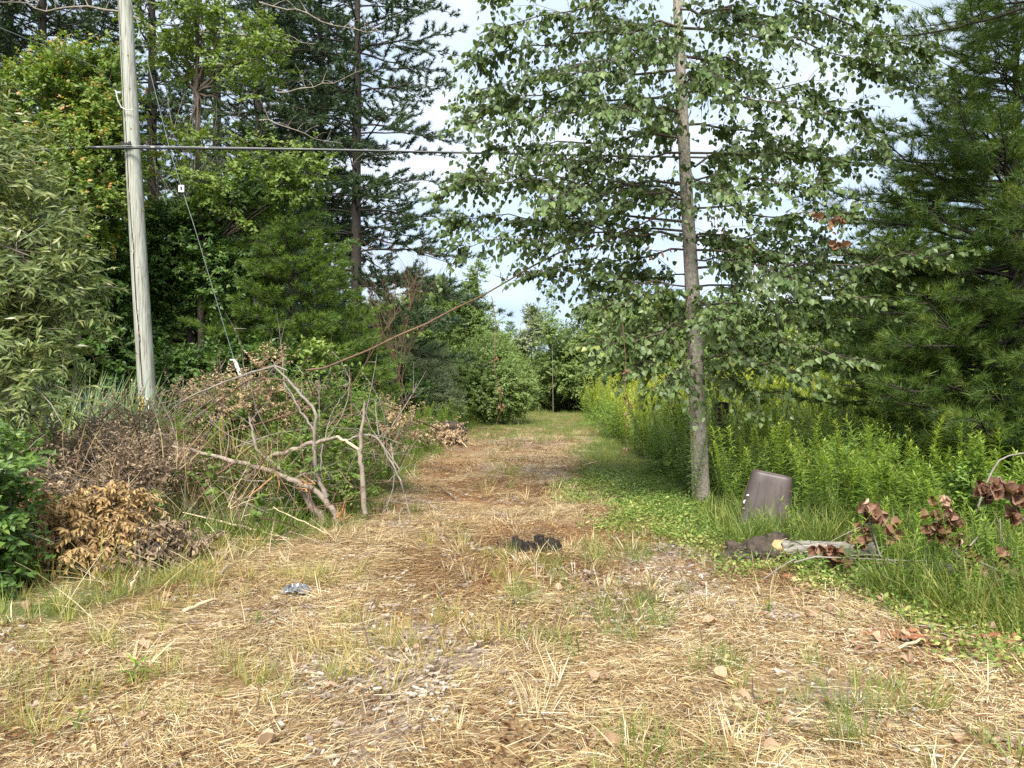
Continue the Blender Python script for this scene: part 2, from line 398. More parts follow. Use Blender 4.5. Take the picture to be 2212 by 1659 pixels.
T_CURL = tri([(0,0,0),(-.20,.3,.16),(.20,.3,.10),(0,.4,-.05),(-.16,.7,.12),(.18,.7,.2),(0,1,-.12)], [(0,3,1),(0,2,3),(1,3,4),(3,2,5),(3,6,4),(3,5,6)])
T_NEEDLE = tri([(-.5,0,0),(.5,0,0),(0,1,0)], [(0,1,2)])
def blade_t(seg=3, bend=.35, w=.5):
    v, f = [], []
    for k in range(seg):
        tt = k/seg
        v += [(-w*(1-tt*.55), tt, -bend*tt*tt), (w*(1-tt*.55), tt, -bend*tt*tt)]
    v.append((0, 1, -bend))
    for k in range(seg-1):
        a = 2*k; f += [(a, a+1, a+3), (a, a+3, a+2)]
    a = 2*(seg-1); f.append((a, a+1, a+2))
    return tri(v, f)
T_BLADE = blade_t()
T_BLADE_FLAT = blade_t(3, .12)
T_ROD = blade_t(3, .42, .5)
_an = np.linspace(0, 2*math.pi, 11)[:-1]
def round_leaf(cup, seed):
    r_ = np.random.default_rng(seed)
    v = [(0, .5, -cup*.5)]
    for a in _an:
        rr = .5*(1+r_.normal(0, .17))
        v.append((rr*math.sin(a)*.96, .5-rr*math.cos(a), cup*(.25+.7*abs(math.sin(a)))+r_.normal(0, .10)))
    return tri(v, [(0, 1+k, 1+(k+1) % 10) for k in range(10)])
T_ROUND = [round_leaf(.55, 1), round_leaf(.85, 2), round_leaf(.4, 3)]

def spray(mb, base, dirs, L, n, T, leaf, hang=0.0, upb=1.0, droop=.15, spread=.8, mat=0, varlo=0., varhi=1., tipboost=.25, petiole=.0, nd=None):
    K = len(base)
    t = (np.arange(n)+rng.random((K, n)))/n
    pos = base[:, None] + dirs[:, None]*(L[:, None]*t)[..., None]
    pos[..., 2] -= droop*(L[:, None]*t*t)
    pr = nrm(np.cross(dirs, np.array([0, 0, 1.0]) + rnd(K, .35)))
    sg = np.where(np.arange(n) % 2 == 0, 1.0, -1.0)[None, :, None]
    Y = dirs[:, None]*.55 + pr[:, None]*sg*spread + rng.normal(0, .35, (K, n, 3)); Y[..., 2] -= hang
    Y = nrm(Y)
    Nn = rng.normal(0, .55, (K, n, 3)); Nn[..., 2] += upb
    if nd is not None: Nn += nd[:, None]*np.array([1, 1, .3])
    tv = rng.random(K)[:, None]
    var = varlo + (varhi-varlo)*(.5*tv + .5*rng.random((K, n)))*(1-tipboost) + tipboost*t*(varhi-varlo)*rng.random((K, n))
    sc = leaf*(.65+.6*rng.random((K, n)))*(1.05-.35*t)
    pos = pos + Y*petiole*leaf
    mb.scatter(T, pos.reshape(-1, 3), Y.reshape(-1, 3), Nn.reshape(-1, 3), sc.ravel(), var.ravel(), mat)
    return pos, Y, Nn, sc, var

def bez(a, b, lift=.0, n=6, jit=.0):
    a, b = np.asarray(a, float), np.asarray(b, float)
    t = np.linspace(0, 1, n)[:, None]
    m_ = (a+b)/2 + np.array([0, 0, lift])
    p_ = (1-t)**2*a + 2*t*(1-t)*m_ + t*t*b
    if jit: p_[1:-1] += rng.normal(0, jit, (n-2, 3))
    return p_

def blob_pts(blobs, K, rexp=2.2, hole=.0, hs=.8, back=.5):
    wts = np.array([b[3]*b[4]*(b[6] if len(b) > 6 else 1) for b in blobs], float); wts /= wts.sum()
    out_p, out_d = [], []
    for b, wt in zip(blobs, wts):
        c = P(b[0], b[1], b[2]); s = b[2]/FPX
        R3 = np.array([b[3]*s, b[5], b[4]*s])
        k = int(K*wt)+1
        u = nrm(rnd(int(k*2.2)))
        u = u[(u[:, 1] < .25) | (rng.random(len(u)) < back)]
        r = rng.random(len(u))**(1/rexp)
        p_ = c + u*R3*r[:, None]
        if hole > 0:
            ok = vnoise(p_[:, 0], p_[:, 1], p_[:, 2], hs, 2) > hole
            p_, u = p_[ok], u[ok]
        ok = p_[:, 2] > .05
        out_p.append(p_[ok][:k]); out_d.append(u[ok][:k])
    return np.concatenate(out_p), np.concatenate(out_d)

def leafy(name, label, cat, trunk, tr, blobs, K, nleaf, T, leaf, tw, lm, wm, group=None, hang=.1, upb=1.0, hole=.3, hs=.8, up=.25, droop=.15,
          rexp=2.2, trunk_name='trunk', crown_name='crown', back=.5, limbs=3, spread=.8, varlo=0., varhi=1., tipboost=.25, twigs=True, sides=8, dens=2.1, lmul=1.22):
    """tree or shrub: trunk with limbs to every mass of foliage, twigs, and a crown of leaves"""
    K = int(K*dens); leaf = leaf*lmul
    trunk = [np.asarray(q, float) for q in trunk]
    root = thing(name, label, cat, trunk[0], group)
    wd = MB()
    tp = np.array(trunk)
    if len(tp) < 4:
        tp = np.array([np.array([np.interp(s_, np.linspace(0, 1, len(tp)), tp[:, q]) for q in range(3)]) for s_ in np.linspace(0, 1, 7)])
        tp[1:-1, :2] += rng.normal(0, tr*.35, (5, 2))
    wd.tube(tp, np.linspace(tr, tr*.35, len(tp)), sides, wob=.04)
    for b in blobs:
        c = P(b[0], b[1], b[2])
        for _ in range(limbs):
            e = c + rng.normal(0, .4, 3)*np.array([b[3]*b[2]/FPX, b[5], b[4]*b[2]/FPX])
            kk = np.argmin(np.abs(tp[:, 2]-(e[2]-.35*np.linalg.norm((e-tp[0])[:2])-.2)))
            wd.tube(bez(tp[kk], e, .25*RD.random(), 6, .03), np.linspace(tr*.4, tr*.1, 6), 5, cap=False)
    base, u = blob_pts(blobs, K, rexp, hole, hs, back)
    d = nrm(u*.75 + rnd(len(u), .42) + np.array([0, 0, up]))
    L = tw*(.6+.8*rng.random(len(u)))
    cr = MB()
    spray(cr, base, d, L, nleaf, T, leaf, hang, upb, droop, spread, varlo=varlo, varhi=varhi, tipboost=tipboost, nd=u*1.1)
    if twigs:
        for q in range(0, len(base), 4):
            e = base[q]+d[q]*L[q]; e[2] -= droop*L[q]
            wd.tube(np.array([base[q]-d[q]*L[q]*.5, base[q]+d[q]*L[q]*.5, e]), [tr*.07+.003, tr*.05+.002, .0015], 3, cap=False)
    wd.build(trunk_name, wm, root, trunk[0], smooth=True)
    cr.build(crown_name, lm, root, trunk[0], kind='stuff')
    return root

# ------------------------------------------------------------------ pines
def pine(name, label, base, H, z0, prof, spacing, k, nm, bm, tr, group=None, needle=.11, nw=.010, nn=14, tuftgap=.13, bare=.3, lean=(0, 0), droop=.12, blet=.42, seed=0, extra=(), azi=None, wild=.2, dead=0, bstep=.11):
    r_ = np.random.default_rng(seed+100)
    base = np.asarray(base, float)
    root = thing(name, label, 'pine tree', base, group)
    wd = MB()
    nz_ = 12
    zs = np.linspace(0, 1, nz_)
    tp = np.stack([lean[0]*zs*H + r_.normal(0, .02, nz_), lean[1]*zs*H + r_.normal(0, .02, nz_), zs*H], -1)
    tp[0, 2] = -.1
    wd.tube(tp, tr*(1-zs*.93)**.85, 9)
    tpos, tdir, tsz = [], [], []
    def trunk_at(z): return np.array([np.interp(z, tp[:, 2], tp[:, q]) for q in range(3)])
    def branch(s, az, L, el, foliage=True):
        n = 8; t = np.linspace(0, 1, n)
        h = np.array([math.cos(az), math.sin(az), 0])
        z_ = L*(math.tan(el)*t - droop*t*t*1.6 + .10*np.maximum(t-.7, 0)*2)
        pts = s + h*(L*t)[:, None]; pts[:, 2] += z_
        sd = np.array([-h[1], h[0], 0]); pts += sd*(r_.normal(0, .05)*L*t*t)[:, None]
        pts[1:] += r_.normal(0, .012*L, (n-1, 3))
        wd.tube(pts, np.linspace(max(.012, tr*.05+L*.007), .005, n), 5, cap=False)
        if not foliage: return
        m_ = max(3, int(L*(1-bare)/bstep))
        for q in range(m_):
            tt = bare + (1-bare)*(q+r_.random())/m_
            pb = np.array([np.interp(tt, t, pts[:, c_]) for c_ in range(3)])
            sg = 1 if q % 2 else -1
            a2 = sg*r_.uniform(.6, 1.1)
            dd = h*math.cos(a2) + sd*math.sin(a2) + np.array([0, 0, r_.normal(.18, .2)]); dd /= np.linalg.norm(dd)
            bl = blet*L*(1-tt)*r_.uniform(.5, 1.1) + .12 + .1*r_.random()
            wd.tube(np.array([pb, pb+dd*bl*.5, pb+dd*bl+np.array([0, 0, .06*bl])]), [.006, .004, .002], 3, cap=False)
            nt_ = max(2, int(bl/tuftgap))
            for j in range(nt_):
                f = .3+.7*(j+.5)/nt_
                tpos.append(pb+dd*bl*f + r_.normal(0, .02, 3)); tdir.append(dd + np.array([0, 0, .25]) + r_.normal(0, .3, 3)); tsz.append(r_.uniform(.75, 1.15))
        tpos.append(pts[-1]); tdir.append(h+np.array([0, 0, .3])); tsz.append(1.1)
    z = z0
    while z < H*.985:
        kk = k+int(r_.integers(-1, 2)); ph = r_.random()*6.28
        for q in range(max(2, kk)):
            zz = z+r_.normal(0, spacing*.25)
            if azi is None: az = ph+q*2*math.pi/kk+r_.normal(0, .25)
            else: az = azi[0] + (r_.random()-.5)*azi[1]
            L = prof(zz)*r_.uniform(1-wild*1.6, 1+wild)
            rel = (zz-z0)/(H-z0)
            branch(trunk_at(zz), az, L, r_.normal(.08+.5*rel**2, .10))
        z += spacing*r_.uniform(.75, 1.25)
    for (zz, az, L, el) in extra: branch(trunk_at(zz), az, L, el)
    for q in range(dead):
        zz = r_.uniform(1.5, max(z0, 3.0)); branch(trunk_at(zz), r_.random()*6.28, r_.uniform(.8, 2.2), r_.normal(-.02, .15), False)
    tpos = np.array(tpos); tdir = nrm(np.array(tdir)); tsz = np.array(tsz)
    K = len(tpos)
    d0 = np.repeat(tdir, nn, 0); p0 = np.repeat(tpos, nn, 0)
    pr = nrm(np.cross(d0, r_.normal(0, 1, (K*nn, 3))))
    th = r_.uniform(.12, 1.15, K*nn)
    Y = d0*np.cos(th)[:, None] + pr*np.sin(th)[:, None]
    p0 = p0 + d0*(r_.uniform(-.5, .35, K*nn)*needle*np.repeat(tsz, nn))[:, None]
    sc = needle*np.repeat(tsz, nn)*r_.uniform(.75, 1.1, K*nn)
    tint = np.repeat(r_.random(K), nn)
    var = np.clip(.6*tint + .3*r_.random(K*nn) + .25*(np.repeat(tdir[:, 2], nn) > .35)*r_.random(K*nn), 0, 1)
    cr = MB()
    cr.scatter(T_NEEDLE, p0, Y, r_.normal(0, 1, (K*nn, 3)), sc, var, wid=np.full(K*nn, nw))
    wd.build('trunk', bm, root, (0, 0, 0), smooth=True)
    cr.build('crown', nm, root, (0, 0, 0), kind='stuff')
    return root

def interp_prof(zs, ls): return lambda z: float(np.interp(z, zs, ls))

# ================================================================== WOOD ON THE LEFT
main_pine = pine('pine_tree', 'tall dark pine with drooping boughs, the one standing against open sky beside the gap', P(768, 829, 25)*[1, 1, 0], 21, 3.2,
     interp_prof([3, 5, 7, 12, 15, 18, 21], [4.6, 4.2, 3.6, 3.4, 3.1, 2.3, .4]), .62, 5, M['needle'], M['pine_bark'], .21, 'tall pines of the left wood', needle=.17, nw=.026, nn=20, tuftgap=.13, bare=.25, lean=(.003, 0), droop=.14, seed=1, dead=6, bstep=.15, extra=[(5.2, -.12, 4.9, -.12), (6.4, .2, 3.4, -.1), (5.0, -.3, 4.0, -.05)])
pb = pine('pine_tree', 'tall pine whose trunk rises close left of the lone pine at the gap', P(632, 829, 27)*[1, 1, 0], 22, 6.5,
     interp_prof([4, 8, 14, 18, 22], [2.6, 3.0, 2.8, 2.0, .5]), .62, 5, M['needle'], M['pine_bark'], .22, 'tall pines of the left wood', needle=.18, nw=.028, nn=18, tuftgap=.14, bare=.2, seed=2, dead=14, bstep=.16)
pc = pine('pine_tree', 'tall pine with bare dead limbs standing directly behind the utility pole', P(330, 829, 26)*[1, 1, 0], 21, 8.0,
     interp_prof([4, 8, 14, 18, 21], [2.2, 2.8, 3.0, 2.2, .5]), .7, 4, M['needle'], M['pine_bark'], .26, 'tall pines of the left wood', needle=.18, nw=.028, nn=18, tuftgap=.14, bare=.2, seed=3, dead=18, bstep=.17)
for src, px, d, rz, s, lab in (
    (pb, 92, 23, 1.1, .98, 'thick pine trunk second from the left edge of the photo, above the yellow-green maple'),
    (pc, 20, 25, 2.2, 1.0, 'pine at the far left edge of the photo above the willow bush'),
    (pc, 190, 29, 4.0, 1.05, 'pine standing between the thick left pine and the utility pole'),
    (pb, 560, 24.5, 2.9, .95, 'pine rising behind the pale ash tree crown'),
    (pb, 692, 30, 5.2, 1.0, 'pine set back between the lone gap pine and its close neighbour'),
    (pc, 470, 30, .7, 1.05, 'pine set back behind the bare dead shrub stems beside the utility pole'),
    (pb, -120, 22, 3.6, 1.0, 'pine just beyond the left edge of the photo whose boughs reach in')):
    copy_tree(src, P(px, 829, d)*[1, 1, 0], rz, s, lab)

young = pine('pine_tree', 'bushy young pine with bright green needles at the wood edge below the lone tall pine', P(632, 829, 17)*[1, 1, 0], 6.4, .5,
     interp_prof([0, 1, 2.2, 3.5, 5, 6.4], [1.7, 2.0, 1.9, 1.45, .85, .15]), .30, 6, M['needle_y'], M['pine_bark'], .09, None, needle=.14, nw=.013, nn=24, tuftgap=.085, bare=.15, droop=.02, seed=5, bstep=.085, extra=[(1.6, -.5, 2.5, .12), (1.2, -.2, 2.6, .1), (2.0, -.9, 2.4, .12)])
y2 = copy_tree(young, P(770, 829, 21)*[1, 1, 0], 2.0, .62, 'small bright pine under the drooping boughs of the lone tall pine')
y3 = copy_tree(young, P(430, 829, 21)*[1, 1, 0], 4.0, .8, 'young pine half hidden behind the dark alder bushes right of the utility pole')
# dark infill pines further back in the wood
for q, (px, d, s) in enumerate(((-170, 38, 2.0), (-60, 42, 2.1), (60, 37, 1.9), (150, 43, 2.2), (250, 38, 1.8), (330, 44, 2.2), (420, 40, 2.0), (510, 38, 1.9), (590, 43, 2.1), (660, 40, 1.7), (740, 42, 1.3), (830, 46, 1.2), (905, 50, 1.3))):
    c_ = copy_tree(young, P(px, 829, d)*[1, 1, 0], q*1.3, s, 'dim pine deep inside the wood on the left, seen only between nearer trees'); c_['group'] = 'dim pines deep in the left wood'

leafy('maple_tree', 'yellow-green young maple with reddish shoot tips left of the utility pole', 'tree', [P(170, 1000, 15.8)*[1, 1, 0], P(165, 600, 15.8), P(160, 250, 15.8)], .09,
      [(90, 270, 15.7, 100, 120, .9), (190, 220, 15.5, 85, 110, .9), (60, 420, 15.3, 110, 120, 1.0), (200, 400, 15.2, 100, 130, 1.0), (230, 170, 15.7, 40, 60, .5), (120, 160, 15.9, 40, 60, .5), (240, 330, 15.7, 70, 90, .8)],
      1100, 16, T_SIMPLE, .095, .42, M['maple'], M['bark_up'], hole=.36, hs=.5, tipboost=.5, up=.5, varhi=1.4)
leafy('alder_tree', 'dark glossy alder bush behind and left of the utility pole base', 'tree', [P(190, 1000, 16.7)*[1, 1, 0], P(200, 620, 16.7)], .08,
      [(120, 620, 16.3, 110, 120, 1.0), (230, 590, 16.3, 90, 120, 1.0), (170, 760, 16.3, 130, 80, 1.0), (260, 750, 16.5, 70, 90, .8), (60, 730, 16.2, 90, 100, .8)],
      800, 14, T_OVAL, .12, .42, M['alder'], M['bark_up'], hole=.36, hang=.15)
leafy('alder_tree', 'dark green alder bush right of the utility pole with two brown stems', 'tree', [P(415, 1000, 17.7)*[1, 1, 0], P(418, 620, 17.7), P(420, 500, 17.7)], .10,
      [(345, 560, 17.3, 80, 110, .9), (420, 520, 17.3, 90, 110, 1.0), (500, 600, 17.1, 80, 90, .9), (340, 720, 17.3, 90, 80, .9), (460, 760, 16.9, 110, 55, .8), (520, 450, 17.3, 80, 80, .9), (570, 545, 17.3, 60, 60, .7)],
      900, 14, T_OVAL, .115, .40, M['alder'], M['bark_up'], hole=.40, hang=.15, varhi=1.15)
leafy('ash_tree', 'tall pale yellow-green ash sapling with airy crown in front of the dark pines', 'tree', [P(440, 1000, 17)*[1, 1, 0], P(432, 560, 17), P(425, 200, 17), P(430, -80, 17)], .09,
      [(420, 30, 17, 90, 70, .9), (500, 90, 16.8, 60, 70, .8), (450, 160, 17, 55, 50, .6), (560, 110, 16.8, 55, 80, .7), (520, 220, 17, 60, 50, .7), (600, 345, 16.8, 85, 50, .8), (640, 380, 16.6, 70, 55, .7), (480, 400, 16.4, 80, 60, .8), (560, 430, 16.4, 90, 60, .9), (350, 60, 17, 60, 90, .7), (420, 330, 16.8, 60, 50, .6)],
      760, 15, T_SIMPLE, .105, .40, M['ash'], M['bark_up'], hole=.46, hs=.6, up=.3, spread=.9, dens=1.25, varlo=.15)
leafy('willow_bush', 'willow bush with narrow pale leaves filling the left edge of the photo', 'bush', [P(-60, 1180, 8.4)*[1, 1, 0], P(-20, 700, 8.6), P(0, 400, 8.8)], .06,
      [(10, 330, 8.8, 70, 70, .5), (40, 450, 8.7, 90, 90, .6), (70, 560, 8.6, 105, 90, .7), (100, 640, 8.5, 105, 70, .7), (40, 740, 8.4, 100, 90, .7), (60, 830, 8.2, 90, 60, .6), (-60, 600, 8.6, 100, 250, .8)],
      620, 15, T_LANCE, .125, .5, M['willow'], M['twig'], hole=.40, hs=.55, dens=1.7, varhi=1.15, hang=.25, upb=.6, up=.15)
leafy('green_bush', 'dark green leafy bush at the lower left edge beside the golden dead bush', 'bush', [P(20, 1290, 6.0)*[1, 1, 0], P(20, 1050, 6.1)], .03,
      [(0, 1010, 6.1, 40, 60, .35), (-20, 1130, 6.0, 55, 85, .4), (-30, 1240, 5.9, 50, 55, .35)],
      150, 12, T_OVAL, .075, .24, M['alder'], M['twig'], hole=.2, hang=.1, trunk_name='stem', varhi=1.3)
leafy('elder_bush', 'leafy dark undergrowth bush at the foot of the wood below the young pine', 'bush', [P(560, 960, 16.2)*[1, 1, 0], P(560, 820, 16.2)], .04,
      [(480, 800, 16.0, 90, 50, .7), (580, 790, 16.0, 80, 50, .7), (700, 830, 16, 90, 50, .7), (390, 800, 16.2, 80, 50, .7)],
      420, 13, T_OVAL, .10, .36, M['alder'], M['twig'], hole=.3, trunk_name='stem')
leafy('pale_shrub', 'pale yellow-leaved sprig of shrub standing on top of the brush heap', 'shrub', [P(690, 1010, 10)*[1, 1, 0], P(690, 800, 10)], .012,
      [(690, 765, 10, 26, 26, .16), (668, 780, 10, 16, 18, .12), (705, 790, 10, 14, 14, .1)], 26, 8, T_OVAL, .07, .13, M['ash'], M['twig'], hole=0, hang=.35, trunk_name='stem', limbs=1, varhi=1.2)

# leafless shrubs
def bare_shrub(name, label, base, stems, L, spread, rad0, mat, group=None, levels=3, seed=0, kids=5):
    r_ = np.random.default_rng(seed)
    root_l = np.asarray(base, float)
    wd = MB()
    def grow(s, d, L, r, lv):
        n = 5; t = np.linspace(0, 1, n)
        bend = r_.normal(0, .12, 3)
        pts = s + d*(L*t)[:, None] + bend*(L*t*t)[:, None]
        wd.tube(pts, np.linspace(r, r*.45, n), 5 if lv > 1 else 3, cap=False)
        if lv <= 0: return
        for q in range(kids):
            tt = r_.uniform(.3, 1)
            dd = d + nrm(r_.normal(0, 1, 3))*.6 + np.array([0, 0, .12]); dd /= np.linalg.norm(dd)
            grow(np.array([np.interp(tt, t, pts[:, c_]) for c_ in range(3)]), dd, L*r_.uniform(.35, .6), r*.5, lv-1)
    for q in range(stems):
        d = nrm(np.array([r_.normal(0, spread), r_.normal(0, spread), 1.0]))
        grow(root_l + np.array([r_.normal(0, .12), r_.normal(0, .12), 0]), d, L*r_.uniform(.7, 1.1), rad0*r_.uniform(.6, 1), levels)
    return single(wd, name, mat, label, 'shrub', root_l, group, smooth=True)
bare_shrub('bare_shrub', 'leafless grey shrub with fanned twigs right of the lone tall pine', P(868, 829, 22)*[1, 1, 0]+[0, 0, .8], 5, 3.3, .30, .022, M['red_twig'], seed=4, kids=5)
bare_shrub('bare_shrub', 'thin bare dead stems rising beside the upper part of the utility pole', P(395, 640, 17.6), 10, 4.0, .16, .020, M['twig'], seed=6, kids=4, levels=2)
bare_shrub('bare_shrub', 'bare brown twigs in the shade under the lone tall pine', P(800, 829, 19)*[1, 1, 0], 8, 1.9, .6, .022, M['twig'], seed=8, kids=5, levels=2)
# two brown stems beside the utility pole
for px, lab, d in ((410, 'left of the two bare brown stems right of the utility pole', 17.4), (428, 'right of the two bare brown stems right of the utility pole', 17.6)):
    mb = MB(); pts = np.array([P(px-2, 830, d)*[1, 1, 0], P(px, 800, d), P(px+2, 700, d), P(px-1, 640, d), P(px+4, 560, d), P(px+6, 500, d)])
    mb.tube(pts, [.085, .08, .075, .065, .055, .04], 9, wob=.05); single(mb, 'tree_stem', M['bark_up'], lab, 'tree stem', pts[0], 'brown stems by the utility pole', True)
# big dead limbs high in the wood
for pts2, d, r0, lab in (([(330, 60), (260, 25), (160, 15), (100, 25), (40, 5), (-20, 0)], 21, .05, 'long bare grey limb crossing the top left corner left of the pole'),
                        ([(400, 70), (520, 75), (600, 80), (680, 95)], 20, .035, 'straight bare dead limb near the top right of the pole'),
                        ([(400, 140), (470, 138), (540, 150), (600, 165)], 20, .032, 'second bare dead limb below the straight one right of the pole'),
                        ([(560, 5), (640, 20), (720, 55), (790, 70), (830, 65)], 21, .035, 'wavy bare limb at the top among the pines'),
                        ([(600, 200), (660, 190), (720, 180), (790, 150)], 21, .028, 'bare upswept limb among the pines left of the lone pine'),
                        ([(560, 260), (620, 275), (680, 300), (740, 310)], 20, .026, 'low bare drooping limb behind the ash crown')):
    mb = MB(); pts = np.array([P(a, b_y, d) for a, b_y in pts2]); pts = np.vstack([bez(pts[q], pts[q+1], RD.uniform(-.12, .12), 4, .03)[(1 if q else 0):] for q in range(len(pts)-1)]); mb.tube(pts, np.linspace(r0*.75, r0*.2, len(pts)), 6, wob=.06)
    for q in range(1, len(pts)-1):
        mb.tube(bez(pts[q], pts[q]+np.array([RD.uniform(-.5, .5), RD.uniform(-.3, .3), RD.uniform(-.1, .6)]), .1, 4), [r0*.45, r0*.3, r0*.2, .004], 4, cap=False)
    single(mb, 'dead_limb', M['twig'], lab, 'dead limb', pts[0], None, True)

# ================================================================== MIDDLE GROUND AND FAR TREES
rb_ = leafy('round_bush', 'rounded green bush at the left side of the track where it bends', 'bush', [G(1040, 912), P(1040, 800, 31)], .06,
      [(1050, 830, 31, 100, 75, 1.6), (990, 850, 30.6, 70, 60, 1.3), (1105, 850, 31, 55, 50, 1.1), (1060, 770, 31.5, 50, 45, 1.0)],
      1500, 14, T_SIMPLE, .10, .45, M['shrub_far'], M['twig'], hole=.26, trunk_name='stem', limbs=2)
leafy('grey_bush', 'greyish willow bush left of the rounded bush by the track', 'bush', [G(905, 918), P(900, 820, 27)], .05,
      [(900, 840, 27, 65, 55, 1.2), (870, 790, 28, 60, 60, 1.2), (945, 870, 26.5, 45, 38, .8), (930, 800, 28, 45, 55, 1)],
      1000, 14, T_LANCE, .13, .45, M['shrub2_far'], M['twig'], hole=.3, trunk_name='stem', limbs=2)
leafy('dark_bush', 'dark shaded bush at the foot of the lone tall pine', 'bush', [P(810, 829, 23)*[1, 1, 0], P(810, 780, 23)], .05,
      [(800, 810, 23, 80, 50, 1.2), (860, 850, 24, 60, 40, 1), (740, 850, 22, 70, 40, 1)], 700, 13, T_OVAL, .11, .4, M['alder'], M['twig'], hole=.32, trunk_name='stem', limbs=2)
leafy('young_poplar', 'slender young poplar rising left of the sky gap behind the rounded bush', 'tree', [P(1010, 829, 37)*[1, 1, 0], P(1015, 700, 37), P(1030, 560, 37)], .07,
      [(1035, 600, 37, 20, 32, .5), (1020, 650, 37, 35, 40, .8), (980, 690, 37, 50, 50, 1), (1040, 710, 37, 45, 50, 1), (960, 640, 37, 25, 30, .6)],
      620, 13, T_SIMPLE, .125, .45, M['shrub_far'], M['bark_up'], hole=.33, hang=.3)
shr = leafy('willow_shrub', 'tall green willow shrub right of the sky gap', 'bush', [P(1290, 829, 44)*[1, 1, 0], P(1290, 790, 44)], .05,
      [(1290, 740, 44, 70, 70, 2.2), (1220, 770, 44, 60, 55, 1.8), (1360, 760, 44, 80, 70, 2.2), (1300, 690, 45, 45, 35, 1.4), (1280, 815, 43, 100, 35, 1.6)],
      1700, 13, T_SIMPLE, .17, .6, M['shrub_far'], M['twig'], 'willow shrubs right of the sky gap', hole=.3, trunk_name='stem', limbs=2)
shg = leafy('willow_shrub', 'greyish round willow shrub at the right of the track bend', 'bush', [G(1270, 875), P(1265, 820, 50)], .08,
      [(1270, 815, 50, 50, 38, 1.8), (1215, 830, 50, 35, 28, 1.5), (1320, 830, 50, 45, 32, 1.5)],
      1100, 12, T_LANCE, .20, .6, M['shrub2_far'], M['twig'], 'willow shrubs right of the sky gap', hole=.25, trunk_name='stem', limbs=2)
base44 = P(1290, 829, 44)*[1, 1, 0]
for px, d, s, rz, lab in ((1460, 42, 1.0, 1.0, 'tall willow shrub seen just left of the poplar trunk'), (1600, 40, .95, 2.2, 'willow shrub seen just right of the poplar trunk'), (1740, 44, 1.0, 3.1, 'willow shrub behind the meadow between poplar and right pine'),
                          (1870, 40, 1.1, 4.4, 'willow shrub behind the right pine, left one'), (2030, 38, 1.1, 5.0, 'willow shrub behind the right pine, middle one'), (2200, 36, 1.1, .4, 'willow shrub behind the right pine, at the photo edge'),
                          (1165, 62, .6, 3.6, 'far small shrub in the sky gap beyond the track bend'), (1380, 60, 1.3, .8, 'far tall shrub behind the willow shrubs right of the gap'), (1185, 52, .55, 5.6, 'willow shrub closing the far end of the track'), (1235, 49, .6, .3, 'smaller willow shrub at the right of the far track end'), (1120, 56, .7, 2.0, 'willow shrub behind the rounded bush at the far track end'), (2380, 36, 1.2, 2.4, 'willow shrub beyond the right edge')):
    copy_tree(shr, P(px, 829, d)*[1, 1, 0], rz, s, lab)
for px, d, s_, lab in ((1150, 47, .95, 'low rounded bush at the left of the far track end'), (1195, 54, 1.0, 'low rounded bush in the middle of the far track end'), (1232, 47, .7, 'low rounded bush at the right of the far track end')):
    copy_tree(rb_, P(px, 829, d)*[1, 1, 0], px*.7, s_, lab)
sap = leafy('sapling', 'very thin airy sapling standing up right of the sky gap', 'tree', [P(1195, 829, 42)*[1, 1, 0], P(1192, 700, 42), P(1190, 615, 42)], .016,
      [(1192, 640, 42, 10, 22, .3), (1185, 690, 42, 18, 25, .4), (1200, 720, 42, 22, 25, .5)], 110, 9, T_SIMPLE, .12, .34, M['shrub_far'], M['twig'], hole=.2, hang=.2, limbs=2)
leafy('young_poplar', 'small poplar with dense rounded top right of the sky gap', 'tree', [P(1145, 829, 46)*[1, 1, 0], P(1150, 690, 46)], .05,
      [(1148, 680, 46, 16, 22, .5), (1160, 710, 46, 26, 26, .8), (1140, 740, 46, 26, 24, .8)], 230, 12, T_SIMPLE, .15, .42, M['shrub2_far'], M['bark_up'], hole=.2, hang=.3)
copy_tree(young, P(1102, 829, 75)*[1, 1, 0], 1.2, 1.18, 'small distant bluish pine standing alone in the sky gap')
copy_tree(shr, P(1010, 829, 60)*[1, 1, 0], 2.6, 1.2, 'far green bush behind the slender young poplar')['group'] = 'far bushes'
copy_tree(shr, P(900, 829, 52)*[1, 1, 0], 4.6, 1.25, 'far green bush behind the leafless grey shrub')['group'] = 'far bushes'
# distant wood closing the horizon
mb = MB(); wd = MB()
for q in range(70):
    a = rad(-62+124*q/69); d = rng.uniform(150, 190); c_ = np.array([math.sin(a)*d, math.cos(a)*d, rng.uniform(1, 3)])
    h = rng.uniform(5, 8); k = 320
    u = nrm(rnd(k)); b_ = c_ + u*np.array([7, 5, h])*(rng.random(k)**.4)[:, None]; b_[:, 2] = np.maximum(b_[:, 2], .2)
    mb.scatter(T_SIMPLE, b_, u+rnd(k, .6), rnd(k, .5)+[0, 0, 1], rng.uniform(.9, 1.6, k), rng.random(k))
mb.build('far_wood', M['shrub2_far'], kind='stuff')

